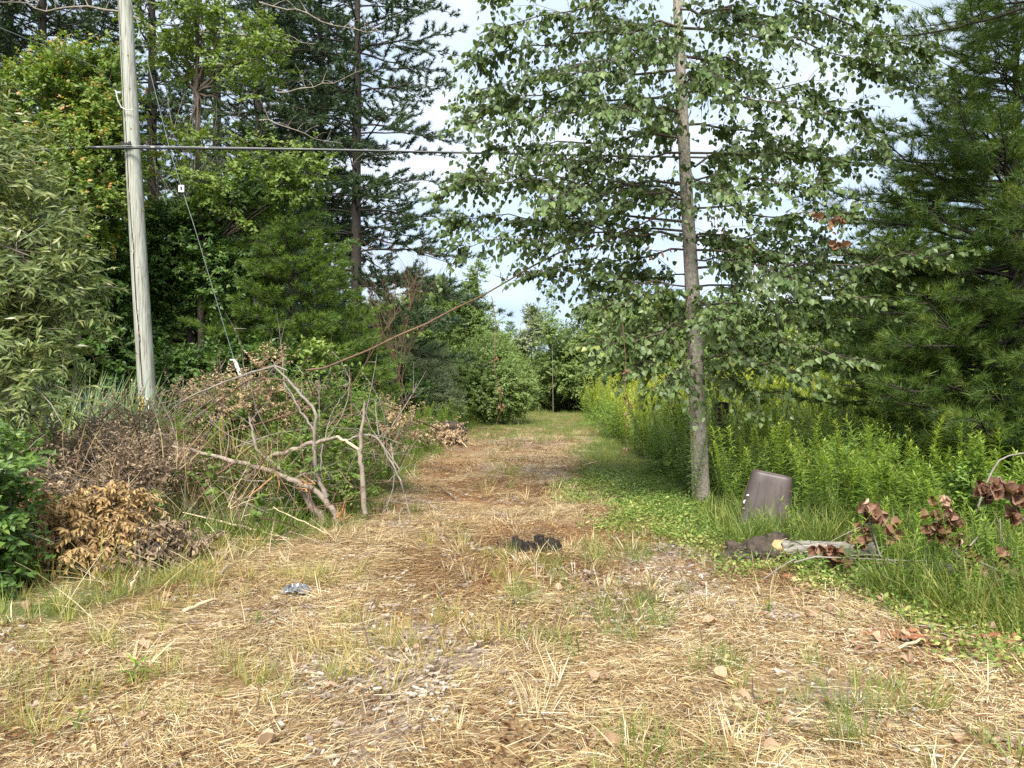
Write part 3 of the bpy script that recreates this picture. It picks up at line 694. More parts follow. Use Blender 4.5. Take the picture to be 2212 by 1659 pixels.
# ================================================================== RIGHT SIDE PINES
rp = pine('pine_tree', 'big bushy pine with long soft needles filling the right side of the photo', P(2195, 829, 10.9)*[1, 1, 0], 7.0, .9,
     interp_prof([.5, 1.2, 2.2, 3.2, 4.2, 5.2, 6.2, 7.0], [2.7, 3.1, 3.0, 2.7, 2.3, 1.5, .9, .25]), .22, 8, M['needle_r'], M['pine_bark'], .15, None, needle=.135, nw=.0072, nn=30, tuftgap=.085, bare=.22, droop=.03, seed=9, bstep=.095, wild=.22)
rp2 = pine('pine_tree', 'pine beyond the right edge whose dark bough hangs into the top right corner', P(2460, 829, 8.6)*[1, 1, 0], 10.5, 6.6,
     interp_prof([5, 6, 8, 10.5], [2.9, 2.8, 2.2, .3]), 1.0, 4, M['needle_r'], M['pine_bark'], .16, None, needle=.13, nw=.007, nn=30, tuftgap=.085, bare=.25, droop=.10, seed=12, bstep=.085, extra=[(6.0, 3.05, 2.75, -.06), (6.2, 3.3, 2.5, -.05), (6.1, 2.85, 2.3, -.02)])
copy_tree(young, P(1960, 829, 24)*[1, 1, 0], 1.7, 1.25, 'dim pine seen behind the big right pine')
copy_tree(young, P(2160, 829, 22)*[1, 1, 0], 2.9, 1.3, 'second dim pine behind the big right pine, nearer the photo edge')

# ================================================================== POPLAR
D0 = 10.4
def trx(py): return np.interp(py, [-500, 0, 150, 350, 500, 700, 900, 1085], [1440, 1463, 1470, 1479, 1488, 1500, 1508, 1515])
base = G(1515, 1092); base[2] = float(gz(base[0], base[1]))-.03
poplar = thing('poplar_tree', 'poplar with heart-shaped leaves and a bare grey trunk standing right of the track', 'tree', base)
wd = MB()
pys = np.array([1092, 1078, 1060, 1000, 900, 800, 700, 600, 500, 400, 300, 200, 100, 0, -120, -250, -400, -480])
tp = np.array([P(trx(q), q, D0) for q in pys]); tp[0] = base
wpx = np.interp(pys, [-480, -250, 0, 150, 350, 500, 700, 900, 1060, 1092], [4, 10, 18, 22, 26, 28, 33, 36, 38, 46])
tt = np.linspace(0, 1, 80); ss = np.linspace(0, 1, len(tp))
tpf = np.stack([np.interp(tt, ss, tp[:, c_]) for c_ in range(3)], -1)
wd.tube(tpf, np.interp(tt, ss, wpx/2/FPX*D0), 18, wob=.018)
wd.build('trunk', M['bark'], poplar, base, smooth=True)
BR = [(-250,1150,-120,-.5),(-170,1060,-20,.3),(-60,1040,70,-.8),(60,1015,130,-.6),(110,1020,200,.9),(150,1000,235,.1),(200,1070,230,1.2),(240,1020,260,-1),(300,1060,320,.5),(330,1120,340,-1.2),
      (400,1000,380,.2),(430,950,410,-.3),(480,965,460,.6),(520,990,545,-.6),(500,1080,500,1.2),(540,1130,590,.5),(430,1180,430,-1.5),
      (620,1280,610,-.6),(640,1260,670,-.8),(690,1300,720,.5),(730,1360,800,-.7),(760,1430,850,-.9),(600,1340,590,1.2),(700,1290,760,-1.3),
      (-250,1780,-120,.2),(-180,1930,10,-.5),(-90,2060,150,.1),(0,1880,110,.9),(60,1990,190,-.9),(120,1860,240,.6),(200,1900,290,-.8),(270,1810,350,.9),(330,1890,330,0),(380,1790,400,-1.3),
      (450,1860,470,-.7),(510,1790,520,.9),(540,1960,555,-.3),(580,2030,560,-1.0),(620,1840,620,.5),(660,1930,650,-.9),(700,1800,700,.4),(740,1850,780,-.8),(780,1640,850,-.5),(760,1720,810,-1.2),
      (100,1390,90,-1.8),(200,1560,170,-2.0),(300,1400,270,1.9),(380,1580,420,-1.6),(500,1620,550,1.7),(150,1640,150,1.9),(640,1560,690,-1.4),(250,1300,230,-1.8),(60,1250,60,1.7),(340,1690,330,1.8),
      (-120,1300,-80,-1.2),(-60,1620,-40,-1.5),(20,1700,60,-1.6),(120,1230,160,-1.7),(430,1380,410,1.5),(660,1420,700,1.4),(700,1600,760,1.3),(560,1720,600,-1.6)]
fol = MB(); twb = []
leaf_pool = []
for (py0, ex, ey, dd) in BR:
    s = np.array([np.interp(-py0, -pys, tp[:, c_]) for c_ in range(3)])
    e_ = P(ex, ey, D0+dd)
    Lb = np.linalg.norm(e_-s)
    n = 9
    pts = bez(s, e_, rng.uniform(-.05, .12)*Lb, n, .022*Lb)
    bm_ = MB()
    bm_.tube(pts, np.linspace(.007+.0042*Lb, .003, n), 6, cap=False)
    K = int(8+12.5*Lb)
    tq = .12+.88*rng.random(K)**.85
    bp = np.stack([np.interp(tq, np.linspace(0, 1, n), pts[:, c_]) for c_ in range(3)], -1)
    bd = nrm(nrm(e_-s) + rnd(K, .8) + np.array([0, 0, .08]))
    Lt = rng.uniform(.28, .85, K)*(1.15-.5*tq)
    K2 = 11
    pos, Y, Nn, sc, var = None, None, None, None, None
    tmp = MB()
    pos, Y, Nn, sc, var = spray(tmp, bp, bd, Lt, K2, T_HEART, .098, hang=.95, upb=.35, droop=.3, spread=.55, tipboost=.1, petiole=.45)
    if py0 > 560: var = var + .1
    fr = (pos.reshape(-1, 3), Y.reshape(-1, 3), Nn.reshape(-1, 3), sc.ravel(), np.clip(var.ravel(), 0, 1))
    leaf_pool.append(fr)
    for q in range(K):
        m2 = bp[q]+bd[q]*Lt[q]*.5; e2 = bp[q]+bd[q]*Lt[q]; m2 = m2-[0, 0, .075*Lt[q]]; e2 = e2-[0, 0, .3*Lt[q]]
        bm_.tube(np.array([bp[q], m2, e2]), [.005, .0035, .0015], 3, cap=False)
    bm_.build('branch', M['bark_up'], poplar, base, smooth=True)
lp = [np.concatenate([q[k] for q in leaf_pool]) for k in range(5)]
proj = np.stack([1106+lp[0][:, 0]/lp[0][:, 1]*FPX, 829.5-(lp[0][:, 2]-CAM_H)/lp[0][:, 1]*FPX], -1)
front = np.argsort(lp[0][:, 1] - 14*lp[3] + 100*((proj[:, 0] < 0) | (proj[:, 1] < 10) | (proj[:, 0] > 2200)))[:290]
mask = np.ones(len(lp[0]), bool); mask[front] = False
fol.scatter(T_HEART4, lp[0][mask], lp[1][mask], lp[2][mask], lp[3][mask], lp[4][mask])
fol.build('crown', M['poplar'], poplar, base, kind='stuff')
import mathutils
def leaf_mesh(name, T, mat, v):
    mb = MB(); mb.add(T[0], T[1], None, v); return mb.mesh(name, mat)
LM = [leaf_mesh('leaf', T_HEART, M['poplar'], v) for v in (.25, .45, .65, .85)]
def place_leaf(me, name, pos, Y, Nn, s, parent, origin):
    Y = Y/np.linalg.norm(Y); X = np.cross(Y, Nn); X /= max(np.linalg.norm(X), 1e-6); Z = np.cross(X, Y)
    o = bpy.data.objects.new(name, me)
    p_ = pos-np.asarray(origin)
    o.matrix_local = mathutils.Matrix(((X[0]*s, Y[0]*s, Z[0]*s, p_[0]), (X[1]*s, Y[1]*s, Z[1]*s, p_[1]), (X[2]*s, Y[2]*s, Z[2]*s, p_[2]), (0, 0, 0, 1)))
    COL.objects.link(o)
    if parent is not None: o.parent = parent
    return o
for q in front:
    place_leaf(LM[int(min(3, lp[4][q]*4))], 'leaf', lp[0][q], lp[1][q], lp[2][q], lp[3][q], poplar, base)
DM = [leaf_mesh('dead_leaf', T, M['brown_dead'], v) for T, v in ((T_ROUND[0], .1), (T_ROUND[1], .45), (T_ROUND[1], .7), (T_CURL, .9), (T_ROUND[0], .3))]
def dead_cluster(c_, n, r, s, parent, origin, name='dead_leaf', pool=None):
    for q in range(n):
        pos = c_ + rng.normal(0, r, 3)
        Y = np.array([rng.normal(0, .7), rng.normal(0, .5), -1.0+rng.normal(0, .5)])
        place_leaf((pool or DM)[int(rng.integers(5))], name, pos, Y, np.array([rng.normal(0, .7), -1, .4+rng.normal(0, .5)]), s*rng.uniform(.75, 1.2), parent, origin)
CURL = [leaf_mesh('dead_leaf', T_CURL, M['brown_dead'], v) for v in (.1, .3, .5, .7, .4)]
PALE = [leaf_mesh('dead_leaf', T, M['litter'], v) for T, v in ((T_CURL, .3), (T_ROUND[1], .5), (T_CURL, .75), (T_CURL, .6), (T_ROUND[0], .4))]
for px, py, n in ((1768, 465, 6), (1815, 470, 7), (1812, 520, 8), (1790, 490, 3)): dead_cluster(P(px, py, 9.2), n, .035, .085, poplar, base, pool=PALE)
for px, py, n in ((1405, 545, 3), (1440, 545, 3), (1620, 535, 6), (1540, 470, 5), (1560, 490, 4)): dead_cluster(P(px, py, 9.9), n, .05, .075, poplar, base, pool=CURL)

# hanging dead twigs
for pl, d, lab, leaves in (([(1062, 640), (1072, 700), (1068, 790), (1078, 850), (1082, 885), (1072, 915)], 8.8, 'thin twig with crisp dead leaves dangling above the left side of the track', [(1068, 775), (1078, 840), (1080, 878)]),
                          ([(1345, 700), (1352, 780), (1350, 850), (1358, 880), (1352, 905), (1355, 960)], 8.8, 'thin twig with dead leaves dangling left of the poplar trunk', [(1350, 800), (1355, 865), (1354, 905), (1352, 970)])):
    pts = np.array([P(a, b_, d) for a, b_ in pl])
    rt = thing('dangling_twig', lab, 'twig', pts[0])
    mb = MB(); mb.tube(pts, [.005, .004, .004, .003, .002, .0015], 5); mb.build('stem', M['red_twig'], rt, pts[0])
    for a, b_ in leaves: dead_cluster(P(a, b_, d), 5, .022, .055, rt, pts[0], pool=CURL)
# long arching bare bough from the poplar down to the brush heap
pl = [(1487, 437), (1430, 462), (1380, 487), (1290, 530), (1210, 545), (1150, 575), (1100, 605), (1040, 640), (980, 668), (920, 700), (860, 725), (800, 755), (750, 775), (700, 795), (660, 800)]
pts = np.array([P(a, b_, d) for (a, b_), d in zip(pl, np.linspace(10.4, 9.6, len(pl)))])
mb = MB(); mb.tube(pts, np.linspace(.010, .0125, len(pts)), 7, wob=.10)
for (a, b_), (a2, b2) in (((860, 725), (880, 760)), ((1040, 640), (1062, 655)), ((1150, 575), (1180, 590)), ((920, 700), (900, 720)), ((1100, 605), (1060, 590))):
    mb.tube(bez(P(a, b_, 9.75), P(a2, b2, 9.75), -.02, 4), [.006, .004, .003, .001], 4, cap=False)
rt = mb.build('branch', M['red_twig'], poplar, base, smooth=True, label='long bare red-brown branch arching down to the brush heap')
ALM = [leaf_mesh('leaf', T_OVAL, M['ash'], v) for v in (.7, .95)]
for a, b_ in ((777, 780), (760, 782), (783, 790), (880, 720), (1060, 660), (1178, 592)):
    place_leaf(ALM[RD.randrange(2)], 'leaf', P(a, b_, 9.7), np.array([.2, 0, -1.0]), np.array([0, -1, .3]), .06, rt, base)

# ================================================================== UTILITY POLE
M['pole'] = noise_mat('weathered_pole_wood', [(.32, (.13, .12, .10)), (.45, (.29, .285, .245)), (.56, (.41, .415, .365)), (.70, (.29, .385, .345))], 5, (7, 7, .30), bump=.5, detail=8)
M['crackwood'] = noise_mat('dark_checked_wood', [(.3, (.03, .024, .02)), (.7, (.075, .06, .05))], 10, bump=.2)
DP = 14.8
pb0 = P(333, 1009, DP)*[1, 1, 0]; pole_pts = [(333, 1009), (320, 880), (305, 640), (288, 350), (270, 0), (262, -160), (256, -280)]
pole = thing('utility_pole', 'leaning weathered wooden utility pole with yellow number tag', 'utility pole', pb0)
tt = np.linspace(0, 1, 120)
pp = np.array([P(a, b_, DP) for a, b_ in pole_pts]); pp[0, 2] = -.1
ln = np.concatenate([[0], np.cumsum(np.linalg.norm(np.diff(pp, axis=0), axis=1))]); ln /= ln[-1]
pf = np.stack([np.interp(tt, ln, pp[:, c_]) for c_ in range(3)], -1)
pr_ = np.interp(tt, [0, .35, .75, 1], [.165, .150, .128, .118])
nS = 84; an = np.arange(nS)/nS*2*math.pi
def crack_ang(t): return -1.62 + .55*np.clip((t-.16)/.6, 0, 1)*-1 + .05*np.sin(t*37) + .03*np.sin(t*90)
R_ = pr_[:, None]*np.ones((1, nS)); R_ *= 1+.006*np.sin(an*9+tt[:, None]*5)
crk = {}
for kk, t_ in enumerate(tt):
    if .14 < t_ < .93:
        j = int(round((crack_ang(t_) % (2*math.pi))/(2*math.pi)*nS)) % nS
        R_[kk, j] -= .045*min(1, (t_-.14)/.05)
        crk[kk] = j
V = np.zeros((120, nS, 3)); V[..., 0] = pf[:, None, 0]+R_*np.cos(an); V[..., 1] = pf[:, None, 1]+R_*np.sin(an); V[..., 2] = pf[:, None, 2]
i = np.arange(119)[:, None]*nS; j = np.arange(nS)[None]; j2 = (j+1) % nS
F = np.stack([i+j, i+j2, i+nS+j2, i+nS+j], -1).reshape(-1, 4)
mb = MB(); dk = np.zeros(len(F), bool)
for kk, j_ in crk.items():
    if kk < 119: dk[kk*nS+j_] = True; dk[kk*nS+(j_-1) % nS] = True
mb.add(V, None, F[~dk]); mb.n -= len(V)*1; mb.f4.append(F[dk]); mb.m4.append(np.full(int(dk.sum()), 1)); mb.n += len(V)
pshaft = mb.build('shaft', [M['pole'], M['crackwood']], pole, pb0)
M['knot'] = noise_mat('knot_wood', [(.3, (.19, .10, .07)), (.7, (.36, .25, .17))], 30, bump=.2)
def on_pole(px, py):
    c_ = P(px, py, DP); kk = np.argmin(abs(pf[:, 2]-c_[2])); cx, r = pf[kk, 0], pr_[kk]
    dx = np.clip((c_[0]-cx)/r, -.9, .9); a = math.asin(dx)
    return np.array([cx+r*math.sin(a), pf[kk, 1]-r*math.cos(a), c_[2]]), np.array([math.sin(a), -math.cos(a), 0])
for px, py in ((272, 122), (283, 125), (271, 196), (275, 285), (290, 283), (283, 386), (298, 545), (306, 580), (291, 545), (309, 720), (287, 196)):
    c_, n_ = on_pole(px, py); r = RD.uniform(.011, .02)
    mb = MB(); up_ = np.array([0, 0, 1.0]); sd = np.cross(n_, up_)
    ring = np.array([c_+n_*.002+(sd*math.cos(a)+up_*math.sin(a)*1.2)*r for a in np.arange(12)/12*6.283]); inn = np.array([c_+n_*.006+(sd*math.cos(a)+up_*math.sin(a)*1.2)*r*.55 for a in np.arange(12)/12*6.283])
    mb.add(np.vstack([ring, inn, [c_+n_*.002]]), [[12+q, 12+(q+1) % 12, 24] for q in range(12)], [[q, (q+1) % 12, 12+(q+1) % 12, 12+q] for q in range(12)])
    mb.build('knot', M['knot'], pole, pb0, smooth=True)
M['tagy'] = plain('yellow_tag', (.62, .42, .03), .5); M['tagw'] = plain('white_tag', (.74, .74, .72), .5); M['black'] = plain('black_paint', (.02, .02, .02), .5); M['guy'] = plain('dull_strand', (.17, .20, .19), .5); M['steel'] = plain('galvanised_steel', (.42, .43, .44), .45)
c_, n_ = on_pole(318, 871); sx = np.array([1, 0, 0.0]); k_ = DP/FPX
def plate(name, x0, y0, x1, y1, mat, off, par=pole):
    mb = MB(); a, b_ = P((x0+x1)/2, (y0+y1)/2, DP), None
    mb.box([a[0], c_[1]-.012-off, a[2]], [abs(x1-x0)/2*k_, .003, abs(y1-y0)/2*k_], 0); return mb.build(name, mat, par, pb0)
plate('number_tag', 307, 857, 318.5, 872.6, M['tagy'], 0); plate('number_tag', 308, 873, 319, 887, M['tagy'], 0.001)
plate('white_tag', 319, 857, 330, 870.5, M['tagw'], .0015); plate('white_tag', 319.5, 872, 331, 887, M['tagw'], .0025)
mb = MB()
def stroke(x0, y0, x1, y1, wpx=1.7):
    a, b_ = P(x0, y0, DP), P(x1, y1, DP); a[1] = b_[1] = c_[1]-.0185
    mb.tube(np.array([a, b_]), [wpx/2*k_]*2, 4)
stroke(314, 859, 313, 870); stroke(311.5, 861.5, 314, 859)                                  # 1
for q in range(8):
    a0, a1 = q/8*6.283, (q+1)/8*6.283; stroke(322+2.6*math.cos(a0), 864+5.5*math.sin(a0), 322+2.6*math.cos(a1), 864+5.5*math.sin(a1), 1.3)   # 0
stroke(309.5, 875, 313, 875); stroke(313, 875, 310, 884); stroke(310, 884, 313, 884); stroke(316, 876, 317.5, 884)   # 71
stroke(324, 884, 329, 877, .9); stroke(326, 885.5, 330, 880, .9)
mb.build('digits', M['black'], pole, pb0)
# cable clamp and service hook
cc, n_ = on_pole(283, 318)
mb = MB(); mb.box(cc+[0, -.03, .0], [.075, .035, .028]); mb.box(cc+[-.07, -.055, .015], [.018, .018, .035]); mb.box(cc+[.07, -.055, .015], [.018, .018, .035]); mb.box(cc+[0, -.07, -.02], [.05, .012, .02])
mb.build('cable_clamp', M['black'], pole, pb0)
hc, n_ = on_pole(264, 203)
mb = MB(); mb.tube(np.array([hc+[-.02, .02, 0], hc+[-.09, -.03, .01], hc+[-.13, -.05, .03]]), .012, 6); mb.box(hc+[-.06, -.01, .0], [.05, .02, .018]); mb.build('service_hook', M['steel'], pole, pb0)
mb = MB(); mb.tube(np.array([P(250, 195, DP-.25), P(254, 215, DP-.25), P(262, 232, DP-.22), P(275, 238, DP-.2), P(288, 236, DP-.19)]), .009, 6); mb.build('drip_loop', M['tagw'], pole, pb0)
# overhead cable
M['cable'] = plain('black_cable', (.022, .023, .024), .5)
cab = [(-160, 338), (60, 326), (180, 320), (285, 320), (420, 320.5), (700, 324), (1106, 332), (1500, 340), (1900, 345.5), (2300, 349), (2700, 350)]
pts = np.array([P(a, b_, DP-.24) for a, b_ in cab])
ct = thing('overhead_cable', 'thick black cable strung across the picture at the height of the pole clamp', 'cable', pts[3])
mb = MB(); mb.tube(pts, .020, 8); mb.build('cable', M['cable'], ct, pts[3], smooth=True)
mb = MB(); q_ = [(60, 324), (170, 317.5), (285, 315), (400, 317), (700, 322), (1106, 330.5), (1500, 338.6), (2300, 347.6)]
mb.tube(np.array([P(a, b_, DP-.24) for a, b_ in q_]), .006, 5); mb.build('messenger_wire', M['steel'], ct, pts[3])
for px in (212, 330, 447): 
    mb = MB(); a = P(px, 318.5, DP-.24); mb.box(a, [.035, .014, .018]); mb.build('lashing_clip', M['steel'], ct, pts[3])
mb = MB(); pts = np.array([P(a, b_, d) for a, b_, d in ((-120, 18, 9), (0, 60, 11), (80, 90, 12.5), (150, 115, 13.5), (205, 135, 14.2), (250, 196, 14.5))])
pts = np.array([P(-120, 25, 9), P(0, 60, 10.6), P(90, 97, 12), P(160, 124, 13.1), (P(215, 148, 14)), P(252, 196, 14.55)])
mb.tube(pts, .0065, 6); single(mb, 'service_wire', M['guy'], 'thin pale wire slanting from the top left corner to the pole', 'wire', pts[-1])
mb = MB(); pts = np.array([P(1850, -40, 30), P(2212, 90, 30), P(2400, 150, 30)]); mb.tube(pts, .012, 5); single(mb, 'distant_wire', M['steel'], 'faint distant wire across the sky at the upper right', 'wire', pts[0])
# guy wire with insulator and white guard
gt = thing('guy_wire', 'guy wire with white guard slanting from the pole into the brush heap', 'guy wire', P(585, 1000, 14.2))
o0 = np.array(gt.location)
top, bot = P(262, -60, DP-.1), P(572, 980, 14.2)
pts = np.array([P(300, 60, DP-.12), P(370, 335, DP-.2), P(392, 405, 14.6), P(420, 490, 14.5), P(505, 775, 14.4), P(575, 985, 14.2)])
mb = MB(); mb.tube(np.vstack([top, pts]), .0055, 6); mb.build('wire', M['guy'], gt, o0)
mb = MB(); a = P(393, 408, 14.58); mb.box(a+[-.035, -.02, 0], [.016, .012, .062]); mb.box(a+[.035, -.02, 0], [.016, .012, .062]); mb.box(a+[0, -.02, .052], [.05, .0115, .014]); mb.box(a+[0, -.02, -.052], [.05, .0115, .014])
mb.build('insulator_plate', M['tagw'], gt, o0)
mb = MB(); mb.tube(np.array([P(507, 778, 14.3), P(520, 812, 14.28), P(538, 880, 14.25), P(560, 945, 14.22)]), [.034, .036, .038, .038], 10); mb.box(P(505, 777, 14.28), [.07, .01, .012]); mb.build('guard', M['tagw'], gt, o0, smooth=False)

# dark rusty post behind the poplar trunk
M['rust'] = noise_mat('dark_rusty_steel', [(.3, (.012, .009, .008)), (.6, (.035, .02, .016)), (.8, (.11, .045, .025))], 9, bump=.4)
a = G(1552, 1035); hgt = P(0, 868, a[1])[2]
mb = MB(); wv = .16
mb.box([a[0]+.045, a[1], hgt/2-.05], [.085, .012, hgt/2+.05]); mb.box([a[0]-.045, a[1], hgt/2-.06], [.012, .09, hgt/2+.045]); mb.box([a[0]+.135, a[1], hgt/2-.06], [.012, .09, hgt/2+.045]); mb.box([a[0]-.085, a[1]+.03, hgt/2-.1], [.018, .02, hgt/2-.02])
single(mb, 'steel_post', M['rust'], 'dark rusty steel post half hidden right behind the poplar trunk', 'post', a)

# ================================================================== SCATTERED COVER (uncountable) with geometry nodes
def gn_scatter(name, protos, pts, rot, scl, idx, tint):
    col = bpy.data.collections.new(name+'_source')
    for me in protos:
        o = bpy.data.objects.new(name+'_piece', me); col.objects.link(o)
    me = bpy.data.meshes.new(name); me.vertices.add(len(pts)); me.vertices.foreach_set('co', np.asarray(pts, np.float32).ravel())
    for nm, tp_, arr, key in (('rot', 'FLOAT_VECTOR', rot, 'vector'), ('scl', 'FLOAT', scl, 'value'), ('idx', 'INT', idx, 'value'), ('tint', 'FLOAT', tint, 'value')):
        at = me.attributes.new(nm, tp_, 'POINT'); at.data.foreach_set(key, np.asarray(arr, np.int32 if tp_ == 'INT' else np.float32).ravel())
    ob = bpy.data.objects.new(name, me); COL.objects.link(ob); ob['kind'] = 'stuff'
    g = bpy.data.node_groups.new(name, 'GeometryNodeTree')
    g.interface.new_socket('Geometry', in_out='INPUT', socket_type='NodeSocketGeometry'); g.interface.new_socket('Geometry', in_out='OUTPUT', socket_type='NodeSocketGeometry')
    gi, go = g.nodes.new('NodeGroupInput'), g.nodes.new('NodeGroupOutput')
    ci = g.nodes.new('GeometryNodeCollectionInfo'); ci.inputs['Collection'].default_value = col; ci.inputs['Separate Children'].default_value = True; ci.inputs['Reset Children'].default_value = True
    ip = g.nodes.new('GeometryNodeInstanceOnPoints'); ip.inputs['Pick Instance'].default_value = True
    def na_(nm, tp_):
        n_ = g.nodes.new('GeometryNodeInputNamedAttribute'); n_.data_type = tp_; n_.inputs['Name'].default_value = nm
        return [s_ for s_ in n_.outputs if s_.enabled and s_.name == 'Attribute'][0]
    m2p = g.nodes.new('GeometryNodeMeshToPoints')
    g.links.new(gi.outputs[0], m2p.inputs['Mesh']); g.links.new(m2p.outputs[0], ip.inputs['Points'])
    g.links.new(ci.outputs[0], ip.inputs['Instance']); g.links.new(na_('idx', 'INT'), ip.inputs['Instance Index'])
    e2r = g.nodes.new('FunctionNodeEulerToRotation'); g.links.new(na_('rot', 'FLOAT_VECTOR'), e2r.inputs[0]); g.links.new(e2r.outputs[0], ip.inputs['Rotation'])
    g.links.new(na_('scl', 'FLOAT'), ip.inputs['Scale']); g.links.new(ip.outputs[0], go.inputs[0])
    md = ob.modifiers.new('scatter', 'NODES'); md.node_group = g
    return ob

def blades(n, R, lo, hi, wid, lying, mat, align=None, vlo=0., vhi=1., T=None, name='tuft'):
    mb = MB()
    a = rng.random(n)*6.283; r = R*np.sqrt(rng.random(n))
    pos = np.stack([r*np.cos(a), r*np.sin(a), np.zeros(n)], -1)
    if lying:
        th = rng.random(n)*6.283 if align is None else math.pi/2 + rng.normal(0, align, n)
        el = np.abs(rng.normal(.05, .12, n))
        pos[:, 2] = rng.uniform(.003, .035, n)
        Y = np.stack([np.cos(th)*np.cos(el), np.sin(th)*np.cos(el), np.sin(el)], -1)
        Nn = rnd(n, .4)+[0, 0, 1]
    else:
        Y = np.stack([np.cos(a)*.35, np.sin(a)*.35, np.ones(n)], -1) + rnd(n, .25)
        Nn = -np.stack([np.cos(a), np.sin(a), np.zeros(n)], -1) + rnd(n, .3)
        Nn = np.cross(np.cross(Y, Nn), Y)*1.0
        Nn[:, 2] = np.abs(Nn[:, 2])+.3
    sc = rng.uniform(lo, hi, n)
    mb.scatter(T or (T_BLADE_FLAT if lying else T_BLADE), pos, Y, Nn, sc, vlo+(vhi-vlo)*rng.random(n), wid=wid*rng.uniform(.6, 1.4, n))
    return mb.mesh(name, mat)

def ground_pts(n, x0, x1, y0, y1, keep):
    x = rng.uniform(x0, x1, n); y = rng.uniform(y0, y1, n)
    k = keep(x, y)
    x, y = x[k], y[k]
    return np.stack([x, y, gz(x, y)], -1)

# --- lying straw
protos = [blades(120, .24, .04, .19, .0034, True, M['straw'], .5, .0, 1.) for _ in range(4)] + [blades(150, .22, .02, .09, .0036, True, M['straw'], None, 0, 1.) for _ in range(3)]
def keep_straw(x, y):
    g, r, b = zones(x, y); inside = (x > XL(y)-.9) & (x < XR(y)+.5)
    return inside & (rng.random(len(x)) < (1-.80*g)*(1-.75*b)*(.30+.70*sstep(.38, .54, fbm(x, y, .7, 33)))*(np.clip(7/np.hypot(x, y), .25, 1)))
p1 = ground_pts(19000, -5.5, 4.6, 2.2, 28, keep_straw)
g, r, b = zones(p1[:, 0], p1[:, 1])
flow = fbm(p1[:, 0], p1[:, 1], 1.6, 21)*9.0
hue = -.05-.36*r + .10*(fbm(p1[:, 0], p1[:, 1], .9, 30)-.5)*2 + rng.normal(0, .08, len(p1)) + .16*sstep(.0, 2.5, p1[:, 0])*(1-r)
idx = np.where(rng.random(len(p1)) < np.clip(.75-.5*sstep(-1, 2, p1[:, 0]), .1, 1), rng.integers(0, 4, len(p1)), rng.integers(4, 7, len(p1)))
gn_scatter('straw_litter', protos, p1, np.stack([rng.normal(0, .06, len(p1)), rng.normal(0, .06, len(p1)), flow+rng.normal(0, .35, len(p1))], -1), rng.uniform(.7, 1.2, len(p1)), idx, hue)
# --- standing dry and half-green stubble
protos = [blades(26, .07, .05, .17, .0042, False, M['straw'], None, .2, 1.) for _ in range(4)]
p1 = ground_pts(6500, -5.5, 4.6, 2.2, 26, lambda x, y: (x > XL(y)-.5) & (x < XR(y)+.3) & (rng.random(len(x)) < (.2+.8*sstep(.48, .58, fbm(x, y, .9, 44)))*np.clip(7/np.hypot(x, y), .3, 1)*.55))
gn_scatter('dry_stubble', protos, p1, np.stack([rng.normal(0, .25, len(p1)), rng.normal(0, .25, len(p1)), rng.random(len(p1))*6.28], -1), rng.uniform(.6, 1.5, len(p1)), rng.integers(0, 4, len(p1)), rng.normal(-.05, .15, len(p1)))
# --- green grass
protos = [blades(30, .08, .10, .26, .0045, False, M['grass'], None, .1, .8) for _ in range(4)]
def keep_grass(x, y):
    g, r, b = zones(x, y); ok = (x > XL(y)-3.5) & (x < XM(y)+.8)
    return ok & (rng.random(len(x)) < np.clip(g*1.1, .0, 1)*np.clip(9/np.hypot(x, y), .35, 1)*np.where((x < 0) & (y < 7.5), .45, 1)) & ~((x > 1.9) & (x < 3.4) & (y > 5.9) & (y < 7.2))
p1 = ground_pts(19000, -7, 6.5, 2.4, 48, keep_grass)
p2 = ground_pts(2200, -3.4, 3.4, 2.4, 9, lambda x, y: (fbm(x, y, 1.1, 52) > .55) & (rng.random(len(x)) < .5))
p1 = np.concatenate([p1, p2])
dd = np.hypot(p1[:, 0], p1[:, 1])
sc = rng.uniform(.55, 1.2, len(p1))*np.where((p1[:, 0] < XL(p1[:, 1])-.3) & (dd > 7), 1.6, np.where((p1[:, 0] > XR(p1[:, 1])-.2) & (dd < 12), .65, .85))
p3 = ground_pts(2600, 2.2, 6, 4.6, 9, lambda x, y: (x > XR(y)+.35) & (rng.random(len(x)) < .5) & ~((x > 1.9) & (x < 3.4) & (y > 5.9) & (y < 7.2)))
p1 = np.concatenate([p1, p3]); sc = np.concatenate([sc, rng.uniform(.8, 2.0, len(p3))])
dd = np.hypot(p1[:, 0], p1[:, 1])
gn_scatter('green_grass', protos, p1, np.stack([rng.normal(0, .2, len(p1)), rng.normal(0, .2, len(p1)), rng.random(len(p1))*6.28], -1), sc, rng.integers(0, 4, len(p1)), .30*(fbm(p1[:, 0], p1[:, 1], 1.4, 61)-.35)*2*(p1[:, 0] > XL(p1[:, 1])-.5) + .35*((dd < 8) & (p1[:, 0] < 0)) + rng.normal(0, .08, len(p1)))
